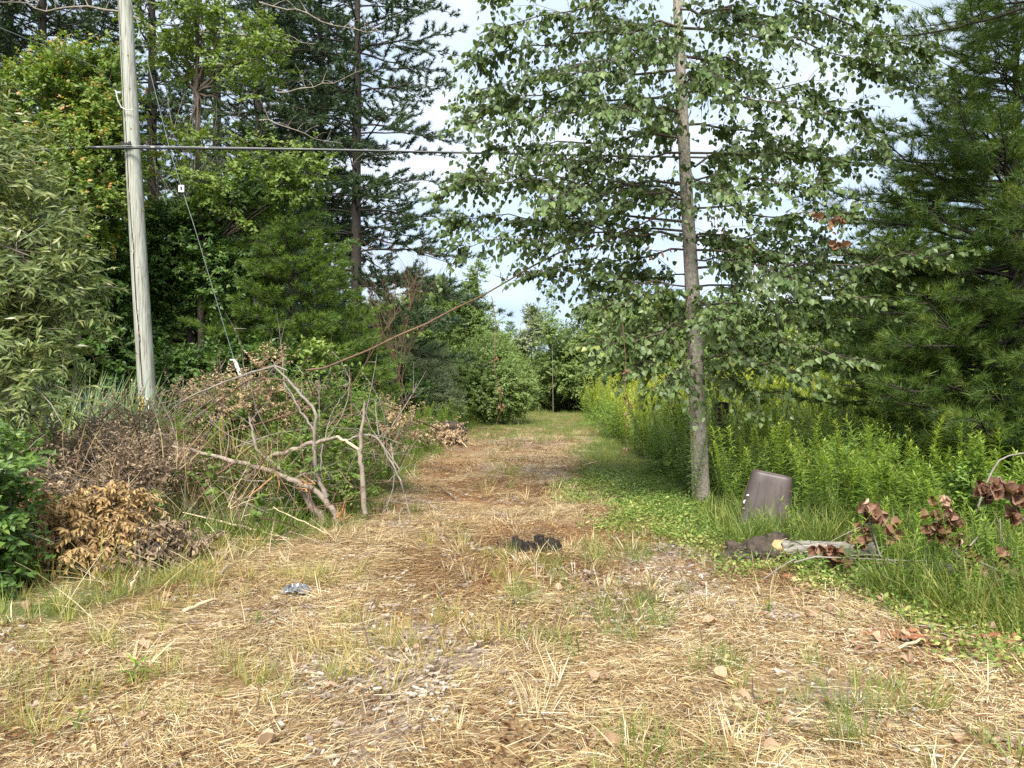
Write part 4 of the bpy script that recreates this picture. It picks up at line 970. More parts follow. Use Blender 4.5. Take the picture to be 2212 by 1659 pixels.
# --- creeping leaf cover on the right verge
def creep(n, R):
    mb = MB(); a = rng.random(n)*6.283; r = R*np.sqrt(rng.random(n))
    pos = np.stack([r*np.cos(a), r*np.sin(a), rng.uniform(.01, .085, n)], -1)
    Y = np.stack([rng.normal(0, 1, n), rng.normal(0, 1, n), rng.normal(.25, .3, n)], -1)
    mb.scatter(T_SIMPLE, pos, Y, rnd(n, .4)+[0, 0, 1], rng.uniform(.022, .05, n), rng.random(n)*.85, wid=rng.uniform(.028, .055, n))
    return mb.mesh('creeper', M['clover'])
protos = [creep(85, .2) for _ in range(4)]
def keep_creep(x, y):
    n_ = fbm(x, y, .8, 70)
    v = sstep(-.35, .35, x-XR(y)+(n_-.5)*1.2)*(1-.75*sstep(.0, .6, x-XM(y)))*np.where(x > 2.3, .5, .7)*(.25+.75*sstep(.40, .56, fbm(x, y, .5, 77)))
    return rng.random(len(x)) < v*np.clip(1.15-np.maximum(y-9, 0)*.12, 0, 1)
p1 = ground_pts(5200, .6, 5.2, 2.6, 14, keep_creep)
gn_scatter('creeping_groundcover', protos, p1, np.stack([rng.normal(0, .15, len(p1)), rng.normal(0, .15, len(p1)), rng.random(len(p1))*6.28], -1), rng.uniform(.7, 1.25, len(p1)), rng.integers(0, 4, len(p1)), .34-.27*sstep(-.1, 1.0, p1[:, 0]-XR(p1[:, 1])) + rng.normal(0, .1, len(p1)))
# --- small brown leaf bits
def bits(n, R):
    mb = MB(); a = rng.random(n)*6.283; r = R*np.sqrt(rng.random(n))
    mb.scatter(T_CURL, np.stack([r*np.cos(a), r*np.sin(a), rng.uniform(.01, .035, n)], -1), rnd(n)*[1, 1, .3], rnd(n, .6)+[0, 0, 1], rng.uniform(.018, .05, n), rng.random(n)*.6)
    return mb.mesh('leaf_bits', M['straw'])
protos = [bits(22, .25) for _ in range(4)]
p1 = ground_pts(5200, -5, 4.6, 2.3, 22, lambda x, y: (x > XL(y)-.5) & (x < XR(y)+.4) & (rng.random(len(x)) < .12+.6*sstep(.46, .58, fbm(x, y, 1.0, 88))))
gn_scatter('leaf_bit_litter', protos, p1, np.stack([p1[:, 0]*0, p1[:, 0]*0, rng.random(len(p1))*6.28], -1), rng.uniform(.7, 1.3, len(p1)), rng.integers(0, 4, len(p1)), rng.normal(-.1, .15, len(p1)))
# --- tall dead weed stalks standing in the brush heap
protos = [blades(16, .10, .10, .32, .0030, False, M['straw'], None, .2, 1.) for _ in range(4)]
p1 = ground_pts(300, -5.6, -1.7, 7.4, 11.5, lambda x, y: (x < XL(y)-.7) & (x > -.66*y))
p1[:, 2] += rng.uniform(0, .75, len(p1))*sstep(.2, 1.2, XL(p1[:, 1])-p1[:, 0])
gn_scatter('dead_weed_stalks', protos, p1, np.stack([rng.normal(0, .45, len(p1)), rng.normal(0, .45, len(p1)), rng.random(len(p1))*6.28], -1), rng.uniform(.9, 2.3, len(p1)), rng.integers(0, 4, len(p1)), rng.normal(-.2, .15, len(p1)))
# --- wood chips and small stones
M['chip'] = leaf_mat('wood_chip', [(0, (.16, .12, .095)), (.5, (.32, .25, .20)), (1, (.50, .45, .39))], 0, .8, .2, inst=True)
def chips(n, R, s):
    mb = MB()
    for q in range(n):
        a, r = RD.random()*6.283, R*math.sqrt(RD.random()); an_ = RD.random()*3.14
        Mx = np.array([[math.cos(an_), -math.sin(an_), 0], [math.sin(an_), math.cos(an_), 0], [0, 0, 1]])
        L = s*RD.uniform(.5, 1.6)
        mb.box([r*math.cos(a), r*math.sin(a), .008+.01*RD.random()], [L, s*RD.uniform(.2, .55), s*.22], 0, RD.random(), Mx)
    return mb.mesh('chips', M['chip'])
protos = [chips(26, .22, .012) for _ in range(4)]
def keep_chip(x, y):
    g, r, b = zones(x, y); return (x > XL(y)-.2) & (x < XR(y)+.2) & (rng.random(len(x)) < (.12+.88*b)*(1-g))
p1 = ground_pts(5200, -4, 4, 2.4, 24, keep_chip)
gn_scatter('wood_chip_litter', protos, p1, np.stack([rng.normal(0, .1, len(p1)), rng.normal(0, .1, len(p1)), rng.random(len(p1))*6.28], -1), rng.uniform(.7, 1.5, len(p1)), rng.integers(0, 4, len(p1)), rng.normal(0, .12, len(p1)))

# ================================================================== GOLDENROD
def rod_geo(h, n, ll, seed, bushy=0.0, lean=0.08):
    r_ = np.random.default_rng(seed)
    t = np.linspace(0, 1, 6); bend = r_.normal(0, lean, 2)
    stem = np.stack([bend[0]*h*t**2, bend[1]*h*t**2, h*t], -1)
    u = (np.arange(n)+r_.random(n)*.6)/n; u = .10+.90*u**.85
    pos = np.stack([np.interp(u, t, stem[:, c_]) for c_ in range(3)], -1)
    az = np.arange(n)*2.4 + r_.normal(0, .25, n)
    el = .35+.75*u**4 + r_.normal(0, .12, n)
    Y = np.stack([np.cos(az)*np.cos(el), np.sin(az)*np.cos(el), np.sin(el)], -1)
    Nn = np.stack([-np.cos(az)*np.sin(el), -np.sin(az)*np.sin(el), np.cos(el)], -1)
    sc = ll*(1-.60*u**5)*np.clip(u*2.2+.25, .4, 1)*r_.uniform(.8, 1.15, n)
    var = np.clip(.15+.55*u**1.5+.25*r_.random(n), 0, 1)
    return stem, pos, Y, Nn, sc, var
M['rstem'] = noise_mat('weed_stem', [(.3, (.10, .13, .04)), (.7, (.22, .22, .08))], 12, bump=0)
rod_meshes, rod_far = [], []
for q in range(8):
    h = (.8, .95, 1.1, .7, 1.0, .85, 1.2, .6)[q]
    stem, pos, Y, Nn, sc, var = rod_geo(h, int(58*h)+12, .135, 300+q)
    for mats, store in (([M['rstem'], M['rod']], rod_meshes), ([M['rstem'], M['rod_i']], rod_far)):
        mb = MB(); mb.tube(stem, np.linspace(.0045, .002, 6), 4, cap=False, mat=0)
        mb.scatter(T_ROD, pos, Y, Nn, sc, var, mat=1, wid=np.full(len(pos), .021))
        store.append(mb.mesh('goldenrod', mats))
# nearest stems: every leaf its own part
LEAFM = [leaf_mesh('leaf', (T_ROD[0]*np.array([.15, 1, 1]), T_ROD[1]), M['rod'], v) for v in (.25, .45, .6, .8, .95)]
front_rods = [(1706, 1195, .92, 'goldenrod stem rising directly right of the brown bin, the tallest in front of it'), (1722, 1215, .55, 'short goldenrod stem in front of the right side of the bin by the log end'),
              (1640, 1180, .34, 'small goldenrod sprout at the foot of the bin'), (1900, 1290, .62, 'bright goldenrod stem arching in front of the log left of the dead leaf clusters'), (1975, 1320, .58, 'low bright goldenrod stem leaning over the dark hollow on the right'),
              (1820, 1260, .6, 'goldenrod stem standing before the middle of the grey log'), (2060, 1340, .42, 'short bright goldenrod at the front edge of the right verge'), (1555, 1110, .8, 'goldenrod stem close right of the poplar foot'),
              (1600, 1120, .75, 'goldenrod stem between the poplar foot and the bin'), (1860, 1290, .55, 'goldenrod stem leaning left in front of the log')]
for q, (px, py, h, lab) in enumerate(front_rods):
    a = G(px, py); a[2] = float(gz(a[0], a[1]))
    rt = thing('goldenrod', lab, 'goldenrod', a, 'goldenrod stems at the front of the right verge')
    stem, pos, Y, Nn, sc, var = rod_geo(h, int(40*h)+8, .12, 500+q, lean=.22)
    mb = MB(); mb.tube(stem, np.linspace(.005, .002, 6), 5, cap=False); mb.build('stem', M['rstem'], rt)
    for k in range(len(pos)):
        place_leaf(LEAFM[int(np.clip(var[k]*5, 0, 4))], 'leaf', pos[k], Y[k], Nn[k], sc[k], rt, (0, 0, 0))
# the next 290 as single things, the rest as one mass
def rod_zone(x, y):
    return (x > XM(y)-.05+.35*(fbm(x, y, .8, 80)-.5)*2) & (x < .665*y+2.2) & (y > 5.0)
cand = ground_pts(30000, 1.5, 20, 4.8, 42, rod_zone)
d_ = cand[:, 1]
kp = rng.random(len(cand)) < np.clip(26/(1+.035*d_**1.3)/42, 0, 1)*1.5
binc, logc = G(1645, 1140), G(1780, 1215)
kp &= ~((np.hypot(cand[:, 0]-binc[0], cand[:, 1]-binc[1]-.05) < .36) | ((np.abs(cand[:, 0]-binc[0]+.02) < .42) & (cand[:, 1] < binc[1]) & (cand[:, 1] > 6.0)))
kp &= ~((cand[:, 0] > 2.3) & (cand[:, 1] < 6.9) & (rng.random(len(cand)) < .35))
cand = cand[kp]; cand = cand[np.argsort(cand[:, 1])]
near, rest = cand[:290], cand[290:]
for q, a in enumerate(near):
    o = bpy.data.objects.new('goldenrod', rod_meshes[int(rng.integers(8))]); COL.objects.link(o)
    o.location = a; o.rotation_euler = (rng.normal(0, .17), rng.normal(0, .17), rng.random()*6.28); s = rng.uniform(.6, 1.2) if a[1] > 7.3 else rng.uniform(.4, .85); o.scale = (s, s, s)
    tag(o, 'bright green goldenrod stem in the thicket right of the track', 'goldenrod', 'goldenrod thicket right of the track')
n_ = len(rest)
tall = 1.0+.55*sstep(9, 16, rest[:, 1])*(rest[:, 0] > 2.2) + .3*(fbm(rest[:, 0], rest[:, 1], 2, 90)-.5)
gn_scatter('goldenrod_meadow', rod_far, rest, np.stack([rng.normal(0, .16, n_), rng.normal(0, .16, n_), rng.random(n_)*6.28], -1), tall*rng.uniform(.6, 1.15, n_), rng.integers(0, 8, n_), .25*sstep(10, 18, rest[:, 1]) + .3*(fbm(rest[:, 0], rest[:, 1], 3, 95)-.5) + rng.normal(0, .05, n_))
for bl_, K_, lab in (([(1800, 1010, 9.2, 50, 55, .4), (1840, 1040, 9.0, 40, 40, .35)], 90, 'bushy fine-leaved weed left of centre in the goldenrod under the right pine'), ([(1900, 985, 9.0, 45, 50, .4), (1935, 1030, 8.8, 40, 45, .35)], 90, 'bushy fine-leaved weed in the goldenrod below the right pine trunk side'),
                     ([(1440, 990, 12.5, 45, 60, .5)], 70, 'low fine-leaved weed bush at the left front edge of the goldenrod meadow'), ([(1300, 905, 24, 38, 30, .8), (1330, 915, 23, 25, 26, .6)], 90, 'dark green weed bush at the meadow edge far along the track'),
                     ([(2080, 1060, 7.6, 45, 50, .35)], 60, 'bushy weed between the goldenrod and the bent grey stick'), ([(1590, 1040, 11, 32, 60, .35)], 60, 'bushy weed between the rusty post and the bin')):
    leafy('weed_bush', lab, 'weed', [P(bl_[0][0], 829, bl_[0][2])*[1, 1, 0], P(*bl_[0][:3])], .010, bl_, K_, 13, T_LANCE if K_ > 60 else T_OVAL, .05 if bl_[0][2] < 15 else .1, .26 if bl_[0][2] < 15 else .4, M['rod'], M['rstem'], trunk_name='stem', hole=.2, limbs=4, up=.6, varhi=1.1)
# weeds on the left bank
p1 = ground_pts(5200, -11, -.9, 8.8, 30, lambda x, y: (x < XL(y)-.35+.5*(fbm(x, y, .8, 81)-.5)) & (x > -.665*y-.5) & (rng.random(len(x)) < .5))
n_ = len(p1)
gn_scatter('bank_weeds', rod_far, p1, np.stack([rng.normal(0, .15, n_), rng.normal(0, .15, n_), rng.random(n_)*6.28], -1), rng.uniform(.6, 1.05, n_), rng.integers(0, 8, n_), rng.normal(-.1, .12, n_))

# ================================================================== BROWN BIN
M['bin'] = noise_mat('brown_bin_plastic', [(.30, (.050, .037, .033)), (.45, (.074, .056, .052)), (.62, (.094, .072, .067)), (.75, (.16, .13, .12))], 11, (1, 1, .35), rough=.5, bump=.12, spec=.45, detail=9)
bl = G(1645, 1143); bl[2] = float(gz(bl[0], bl[1]))
binr = thing('trash_bin', 'brown plastic trash bin standing upside down and tilted in the weeds beside the poplar', 'trash bin', bl)
binr.rotation_euler = (rad(-4), rad(10.5), rad(-18))
def sup(hw, z, n=56, e=6.5):
    a = np.arange(n)/n*2*math.pi
    r = (np.abs(np.cos(a))**e+np.abs(np.sin(a))**e)**(-1/e)
    return np.stack([hw*r*np.cos(a), hw*r*np.sin(a), np.full(n, z)], -1)
def loft(mb, rings, cap=False):
    n = len(rings[0]); v = np.vstack(rings); f = []
    for k in range(len(rings)-1):
        for q in range(n): f.append((k*n+q, k*n+(q+1) % n, (k+1)*n+(q+1) % n, (k+1)*n+q))
    mb.add(v, None, f)
    if cap:
        mb.add(np.vstack([rings[-1], rings[-1].mean(0)[None]]), [[q, (q+1) % n, n] for q in range(n)])
Hb = .62
mb = MB()
loft(mb, [sup(.262, .085), sup(.262, .088), sup(.250, .20), sup(.222, .50), sup(.214, .585), sup(.208, .605), sup(.196, .618), sup(.180, .617), sup(.172, .592)], True); mb.build('body', M['bin'], binr, smooth=True)
mb = MB(); loft(mb, [sup(.262, .0), sup(.288, .0), sup(.290, .012), sup(.284, .022), sup(.276, .07), sup(.279, .078), sup(.274, .088), sup(.2625, .090)]); mb.build('rim', M['bin'], binr, smooth=True)
mb = MB()
def hw_at(z): return np.interp(z, [.088, .20, .50, .585], [.262, .250, .222, .214])
for sgn in (-1,):
    for face in range(4):
        c_, s_ = math.cos(face*math.pi/2), math.sin(face*math.pi/2)
        def fp(u, z, o=.003): 
            y = -(hw_at(z)+o); return np.array([c_*u-s_*y, s_*u+c_*y, z])
        pan = [(-.125, .17), (.125, .17), (.115, .50), (-.115, .50)]
        for q in range(4):
            a, b_ = pan[q], pan[(q+1) % 4]
            if q == 2: continue
            mb.tube(np.array([fp(a[0]+(b_[0]-a[0])*t_, a[1]+(b_[1]-a[1])*t_, .001) for t_ in np.linspace(0, 1, 6)]), .0042, 6)
mb.build('side_rib', M['bin'], binr, smooth=True)
mb = MB()
for s_ in (-1, 1): mb.box([s_*.287, 0, .05], [.018, .07, .014])
mb.build('handle', M['bin'], binr)
M['petal'] = plain('white_petal', (.72, .72, .68), .6)
for u, z in ((-.205, .34), (-.228, .275), (-.236, .262), (-.232, .25), (-.225, .19), (-.215, .335)):
    mb = MB(); an_ = np.arange(8)/8*6.283; cpos = np.array([u+.0, -(hw_at(z)-.012), z])
    ring = np.array([cpos+[.010*math.cos(a), 0, .011*math.sin(a)] for a in an_]); mb.add(np.vstack([ring, [cpos+[0, -.012, 0]]]), [[q, (q+1) % 8, 8] for q in range(8)])
    mb.build('petal', M['petal'], binr)

# ================================================================== BRUSH HEAP ON THE LEFT
def bank(name, label, cat, blobs, K, nl, T, leaf, tw, lm, wm=None, **kw):
    b = blobs[0]; base = P(b[0], b[1], b[2])*[1, 1, 0]
    kw.setdefault('trunk_name', 'stem'); kw.setdefault('limbs', 3)
    return leafy(name, label, cat, [base, P(b[0], b[1], b[2])], .018, blobs, K, nl, T, leaf, tw, lm, wm or M['twig'], **kw)
bank('dead_bush', 'golden-brown dead bush with drooping dry leaves at the lower left', 'dead bush', [(200, 1150, 6.9, 95, 70, .5), (130, 1120, 6.8, 60, 60, .4), (260, 1170, 6.9, 60, 60, .4), (150, 1230, 6.6, 70, 50, .4), (240, 1100, 7.0, 60, 40, .4)],
     300, 14, T_CURL, .060, .24, M['gold_dead'], hole=.28, hs=.3, hang=1.0, upb=.3, droop=.5, up=0)
bank('dead_bush', 'dull brown dead bush slumped right of the golden dead bush', 'dead bush', [(345, 1180, 7.1, 70, 55, .5), (400, 1215, 7.0, 55, 38, .4), (300, 1235, 6.7, 60, 40, .4)],
     170, 12, T_CURL, .060, .28, M['dark_dead'], hole=.3, hs=.3, hang=1.0, upb=.3, droop=.5, up=0)
bank('dead_bush', 'dark thicket of small withered leaves at the left below the willow bush', 'dead bush', [(120, 985, 8.6, 100, 60, .8), (230, 1000, 8.6, 100, 60, .8), (60, 1040, 8.0, 70, 60, .6), (320, 1030, 8.5, 80, 60, .7), (190, 1060, 8.0, 120, 50, .7)],
     520, 13, T_CURL, .042, .30, M['dark_dead'], hole=.34, hs=.35, hang=.4, upb=.5, varhi=1.1)
bank('withered_weeds', 'pale withered weeds around the foot of the utility pole', 'weeds', [(330, 930, 11, 90, 70, .8), (420, 900, 11, 80, 60, .8), (250, 960, 10.4, 80, 50, .7), (410, 980, 10.4, 100, 55, .8), (290, 890, 12, 60, 40, .6)],
     230, 13, T_CURL, .046, .32, M['beige_dead'], hole=.38, hs=.4, hang=.3, upb=.5)
bank('withered_weeds', 'pale withered weeds heaped behind the broken trunks', 'weeds', [(540, 880, 10.6, 100, 50, .8), (500, 850, 10.8, 60, 36, .7), (640, 870, 10.6, 70, 45, .7), (590, 800, 10.4, 45, 26, .4), (850, 930, 10.6, 45, 45, .5)],
     170, 12, T_CURL, .050, .32, M['beige_dead'], hole=.42, hs=.4, hang=.5, upb=.5)
bank('bramble', 'green bramble tangle covering the back of the brush heap', 'bramble', [(560, 900, 10.9, 130, 70, .8), (700, 880, 11, 90, 60, .8), (450, 940, 10.8, 100, 70, .8), (800, 920, 11, 60, 60, .7), (380, 960, 11, 80, 60, .7), (660, 960, 10, 120, 60, .7)],
     620, 12, T_OVAL, .055, .28, M['ash'], hole=.34, hang=.1, varhi=.9)
bank('weed_mound', 'fine-leaved green weeds over the right half of the brush heap', 'weeds', [(740, 920, 10.8, 80, 50, .6), (650, 860, 11, 70, 45, .6), (820, 930, 11.2, 55, 45, .6), (500, 900, 11, 90, 55, .7), (400, 930, 11, 70, 50, .6)],
     260, 14, T_LANCE, .07, .34, M['rod'], M['rstem'], hole=.3, up=.7, hang=0)
bank('bramble', 'green leafy vine in front of the long fallen limb', 'bramble', [(400, 1040, 8.6, 90, 45, .5), (470, 1075, 8.3, 70, 45, .4), (340, 1090, 8.0, 60, 40, .4), (530, 1110, 8.2, 80, 45, .4), (610, 1110, 8.6, 60, 40, .4)],
     150, 9, T_HEART4, .062, .24, M['shrub'], hole=.36, hang=.3, varhi=1.0)
bank('bramble', 'shaded bramble under the broken trunks', 'bramble', [(560, 1060, 9, 110, 60, .5), (480, 1130, 8.1, 90, 40, .5), (650, 1010, 9.4, 110, 60, .6), (620, 1120, 8.9, 70, 40, .4), (760, 1030, 9.5, 60, 70, .5)],
     260, 10, T_OVAL, .05, .24, M['shrub'], hole=.36, hang=.2)
# reeds
mb = MB(); n_ = 150
x = rng.normal(0, 1, n_)
bx = np.stack([P(235, 0, 12)[0]+rng.normal(0, .48, n_), 12+rng.normal(0, .35, n_), np.full(n_, .3)], -1)
mb.scatter(T_BLADE, bx, rnd(n_, .13)+[0, 0, 1], rnd(n_, .5)+[0, -1, .2], rng.uniform(1.1, 1.6, n_), rng.random(n_), wid=.032)
o = single(mb, 'reeds', M['blade'], 'clump of blue-green reed blades left of the utility pole', 'reeds', P(235, 0, 12)*[1, 1, 0])
# limbs: (image polyline, depths, radii in px, material, label, name)
LIMBS = [
 ([(734, 1135), (722, 1105), (700, 1080), (668, 1051)], (8.65, 8.75), (10, 8.5, 8, 7), 'broken', 'short thick snapped trunk leaning left at the right end of the brush heap', 'broken_trunk'),
 ([(705, 1140), (685, 1110), (660, 1075), (632, 1040), (600, 1010), (577, 995)], (8.8, 9.1), (11, 11, 10.5, 9, 8, 6), 'broken', 'pale split trunk lying beneath the short snapped trunk', 'broken_trunk'),
 ([(676, 1056), (640, 1040), (598, 1021), (552, 1009), (493, 995), (447, 981), (407, 968), (372, 967), (309, 967)], (8.7, 9.2), (6, 7, 7, 6.5, 6, 5.5, 4.5, 3.2, 2), 'broken', 'long grey fallen limb reaching left from the snapped trunk', 'fallen_limb'),
 ([(598, 1016), (577, 995), (556, 979), (547, 948), (545, 925), (536, 900)], (9.0, 9.1), (6, 5, 4, 3.5, 3, 2.5), 'twig', 'upright grey fork rising from the crossing of the fallen limbs', 'fallen_limb'),
 ([(519, 1030), (538, 1016), (575, 992), (622, 974), (657, 962), (690, 954), (727, 944)], (9.2, 9.0), (4, 5, 6, 6.5, 6.5, 5.5, 4), 'broken', 'bent cracked limb rising right across the middle of the heap', 'fallen_limb'),
 ([(727, 944), (742, 950), (755, 957), (777, 973)], (9.0, 8.9), (3.6, 4, 4, 4), 'pale_wood', 'short pale bark-stripped limb joining the right upright stem', 'fallen_limb'),
 ([(789, 1110), (784, 1040), (780, 1000), (777, 965), (783, 918), (788, 867)], (8.9, 8.9), (7, 7, 6.5, 6, 4.5, 2.5), 'broken', 'upright thin broken stem at the right end of the heap', 'upright_stem'),
 ([(704, 1075), (690, 1040), (680, 1016), (678, 953), (682, 895), (678, 883), (660, 862), (620, 818), (590, 790)], (8.9, 9.2), (6.5, 6, 5.5, 4.5, 4, 4, 3.8, 3, 2.5), 'twig', 'tall grey stem bending left to the peak of the heap', 'upright_stem'),
 ([(680, 935), (665, 912), (645, 878), (628, 848), (612, 825)], (9.05, 9.2), (3.5, 3, 2.8, 2.2, 2), 'twig', 'grey side fork beside the tall bent stem', 'upright_stem'),
 ([(697, 1042), (692, 988), (700, 950), (707, 925), (716, 895), (735, 860)], (9.0, 9.1), (2.2, 2.1, 2, 1.8, 1.5, 1), 'twig', 'slim straight stem just right of the tall bent stem', 'upright_stem'),
 ([(745, 952), (780, 940), (802, 939), (820, 950), (836, 980), (852, 1010), (867, 1041), (885, 1110)], (9.0, 8.8), (3, 3, 3, 3, 2.8, 2.6, 2.4, 1.8), 'twig', 'thin grey branch arching down to the ground at the right end of the heap', 'fallen_limb'),
 ([(560, 915), (640, 905), (720, 893), (789, 880), (830, 886), (867, 898), (910, 912), (953, 930)], (10, 15.5), (2, 2.2, 2.4, 2.4, 2.2, 2.2, 2, 1.8), 'red_twig', 'long thin branch stretching right to the uprooted clump', 'fallen_limb'),
 ([(350, 905), (390, 867), (440, 843), (498, 820), (550, 803), (594, 789), (620, 800)], (9.6, 9.3), (1.6, 2, 2.5, 2.8, 3, 3, 2), 'twig', 'long arching branch along the top of the heap toward the pole', 'fallen_limb'),
 ([(400, 925), (460, 875), (500, 850), (537, 817), (600, 815), (650, 838)], (9.8, 9.3), (1.2, 1.8, 2, 2.2, 2.2, 2), 'red_twig', 'second arching branch just under the topmost one', 'fallen_limb'),
 ([(533, 1076), (560, 1055), (596, 1025)], (8.7, 8.8), (1, 2.6, 3), 'splinter', 'reddish splinter of torn wood sticking out at the limb crossing', 'splinter'),
 ([(601, 1022), (602, 1045), (600, 1066)], (8.75, 8.7), (2.6, 2, .8), 'splinter', 'short torn splinter hanging below the limb crossing', 'splinter'),
 ([(420, 1020), (493, 1035), (560, 1039), (622, 1037), (687, 1039)], (8.9, 8.95), (1.2, 1.8, 2, 2.2, 2.8), 'twig', 'thin grey limb lying level behind the split trunk', 'fallen_limb'),
 ([(636, 1034), (655, 1026), (676, 1020)], (8.9, 8.95), (3, 3, 3), 'twig', 'short stub joining the tall bent stem', 'fallen_limb'),
 ([(395, 1107), (482, 1128), (530, 1140), (575, 1151), (640, 1167)], (8.1, 7.9), (1.4, 3, 3.2, 3, 1.5), 'pale_wood', 'pale straw-coloured split stick in front of the heap', 'split_stick'),
 ([(411, 1175), (458, 1163), (560, 1164), (640, 1166)], (7.9, 7.8), (1.2, 1.8, 1.8, 1.2), 'pale_wood', 'thin pale stick lying level below the split stick', 'split_stick'),
 ([(590, 1095), (640, 1120), (690, 1145), (735, 1165)], (8.3, 7.9), (1.4, 1.8, 1.8, 1.2), 'pale_wood', 'yellowish stalk lying in front of the snapped trunk base', 'split_stick'),
 ([(40, 955), (130, 985), (210, 1010), (300, 1045)], (8.0, 8.0), (1.5, 1.7, 1.7, 1), 'red_twig', 'dark thin branch slanting through the withered thicket at left', 'fallen_limb'),
 ([(180, 900), (240, 930), (310, 965), (350, 990)], (9.0, 9.0), (1.4, 1.7, 1.7, 1), 'red_twig', 'dark thin branch slanting down left of the pole foot', 'fallen_limb'),
 ([(700, 1110), (760, 1075), (800, 1045)], (8.9, 9.2), (1, 1.6, 1), 'red_twig', 'dark thin stick crossing low between the upright stems', 'fallen_limb'),
 ([(470, 940), (560, 915), (640, 890), (690, 870)], (9.6, 9.6), (1.3, 2, 2, 1.2), 'red_twig', 'dark branch sloping up through the green back of the heap', 'fallen_limb'),
 ([(440, 1000), (520, 960), (600, 935), (680, 925)], (9.5, 9.5), (1.2, 1.8, 1.8, 1.2), 'twig', 'thin branch sloping up just above the long fallen limb', 'fallen_limb'),
 ([(505, 1000), (460, 1030), (430, 1060)], (8.9, 8.6), (3.2, 2.4, 1.2), 'red_twig', 'dark side limb under the long fallen limb', 'fallen_limb'),
]
for pl, (d0, d1), rp_, mt, lab, nm in LIMBS:
    dsl = np.linspace(d0, d1, len(pl))
    pts = np.array([P(a, b_, d) for (a, b_), d in zip(pl, dsl)])
    n = len(pts)*3; sN = np.linspace(0, 1, len(pts)); tN = np.linspace(0, 1, n)
    pf_ = np.stack([np.interp(tN, sN, pts[:, c_]) for c_ in range(3)], -1)
    for _ in range(2): pf_[1:-1] = (pf_[:-2]+pf_[1:-1]*2+pf_[2:])/4
    rr = np.interp(tN, sN, np.array(rp_)*dsl/FPX*.80)
    pf_[1:-1] += rng.normal(0, 1, (n-2, 3))*rr[1:-1, None]*.30+rng.normal(0, .004, (n-2, 3))
    mb = MB(); mb.tube(pf_, rr, 9, wob=.06)
    rt = single(mb, nm, M[mt], lab, nm.replace('_', ' ').split()[-1] if nm != 'broken_trunk' else 'broken trunk', pts[0], 'wood of the brush heap', True)
    if mt in ('twig', 'red_twig') and n > 12:
        for q in range(3):
            k = RD.randrange(2, n-2); e_ = pf_[k]+np.array([RD.uniform(-.25, .25), RD.uniform(-.2, .2), RD.uniform(-.05, .3)])
            mb = MB(); mb.tube(bez(pf_[k], e_, .03, 4), [.005, .004, .0025, .001], 4, cap=False); mb.build('twig', M[mt], rt, pts[0])
# torn ends
M['torn'] = M['splinter']
for px, py, d, dirv, lab in ((668, 1050, 8.75, (-.7, -.1, .5), None), (737, 1120, 8.6, (.25, -.1, .9), None)):
    mb = MB(); c_ = P(px, py, d)
    for q in range(16):
        dv = np.array(dirv)+rng.normal(0, .28, 3); L = rng.uniform(.07, .22); s_ = c_+rng.normal(0, .022, 3)
        mb.tube(np.array([s_-dv*.03, s_+dv*L*.5, s_+dv*L]), [.009, .006, .001], 4)
    o = single(mb, 'torn_wood', M['torn'], 'fresh orange torn fibres at the '+('tip' if px < 700 else 'base')+' of the short snapped trunk', 'torn wood', c_)
# thin twigs poking out everywhere
tws = []
for q in range(7):
    mb = MB(); pts = bez((0, 0, 0), (rng.normal(0, .15), rng.normal(0, .15), 1.0), 0, 6); pts[:, 0] += rng.normal(0, .09)*np.sin(np.linspace(0, 3.1, 6))
    mb.tube(pts, np.linspace(.007, .002, 6), 5, cap=False)
    for k in range(3):
        s_ = pts[RD.randrange(1, 5)]; mb.tube(bez(s_, s_+rng.normal(0, .14, 3)+[0, 0, .18], 0, 3), [.004, .003, .001], 3, cap=False)
    tws.append(mb.mesh('dead_twig', M['twig' if q % 2 else 'red_twig']))
for q in range(250):
    px = rng.uniform(90, 880); top = np.interp(px, [60, 300, 450, 580, 700, 800, 900], [960, 880, 850, 800, 800, 870, 930])
    py = rng.uniform(top+20, 1180 if 250 < px < 700 else 1050); d = np.interp(py, [800, 1000, 1180], [10.6, 9.2, 7.9])+rng.normal(0, .3)
    o = bpy.data.objects.new('dead_twig', tws[int(rng.integers(7))]); COL.objects.link(o); o.location = P(px, py, d)
    o.rotation_euler = (rng.normal(0, .9), rng.normal(0, .9), rng.random()*6.28); s = rng.uniform(.35, 1.25); o.scale = (s, s, s)
    tag(o, 'thin bare twig poking out of the brush heap on the left', 'twig', 'thin twigs of the brush heap')
# dry stalks lying at the foot of the heap
st = []
for q in range(4):
    mb = MB(); mb.tube(bez((0, 0, 0), (1, rng.normal(0, .1), .05), .06, 6), np.linspace(.0065, .003, 6), 4, cap=False); st.append(mb.mesh('dry_stalk', M['pale_wood' if q % 2 else 'twig']))
for q in range(80):
    px = rng.uniform(120, 740); py = np.interp(px, [120, 300, 560, 740], [1330, 1270, 1195, 1160])+rng.normal(-12, 28)
    a = G(px, max(py, 1090)); o = bpy.data.objects.new('dry_stalk', st[int(rng.integers(4))]); COL.objects.link(o)
    o.location = (a[0], a[1], float(gz(a[0], a[1]))+.01); o.rotation_euler = (0, -abs(rng.normal(0, .3)), rng.normal(2.6, .8)); s = rng.uniform(.18, .55); o.scale = (s, s, s)
    tag(o, 'dry stalk strewn along the foot of the brush heap', 'dry stalk', 'dry stalks along the foot of the brush heap')

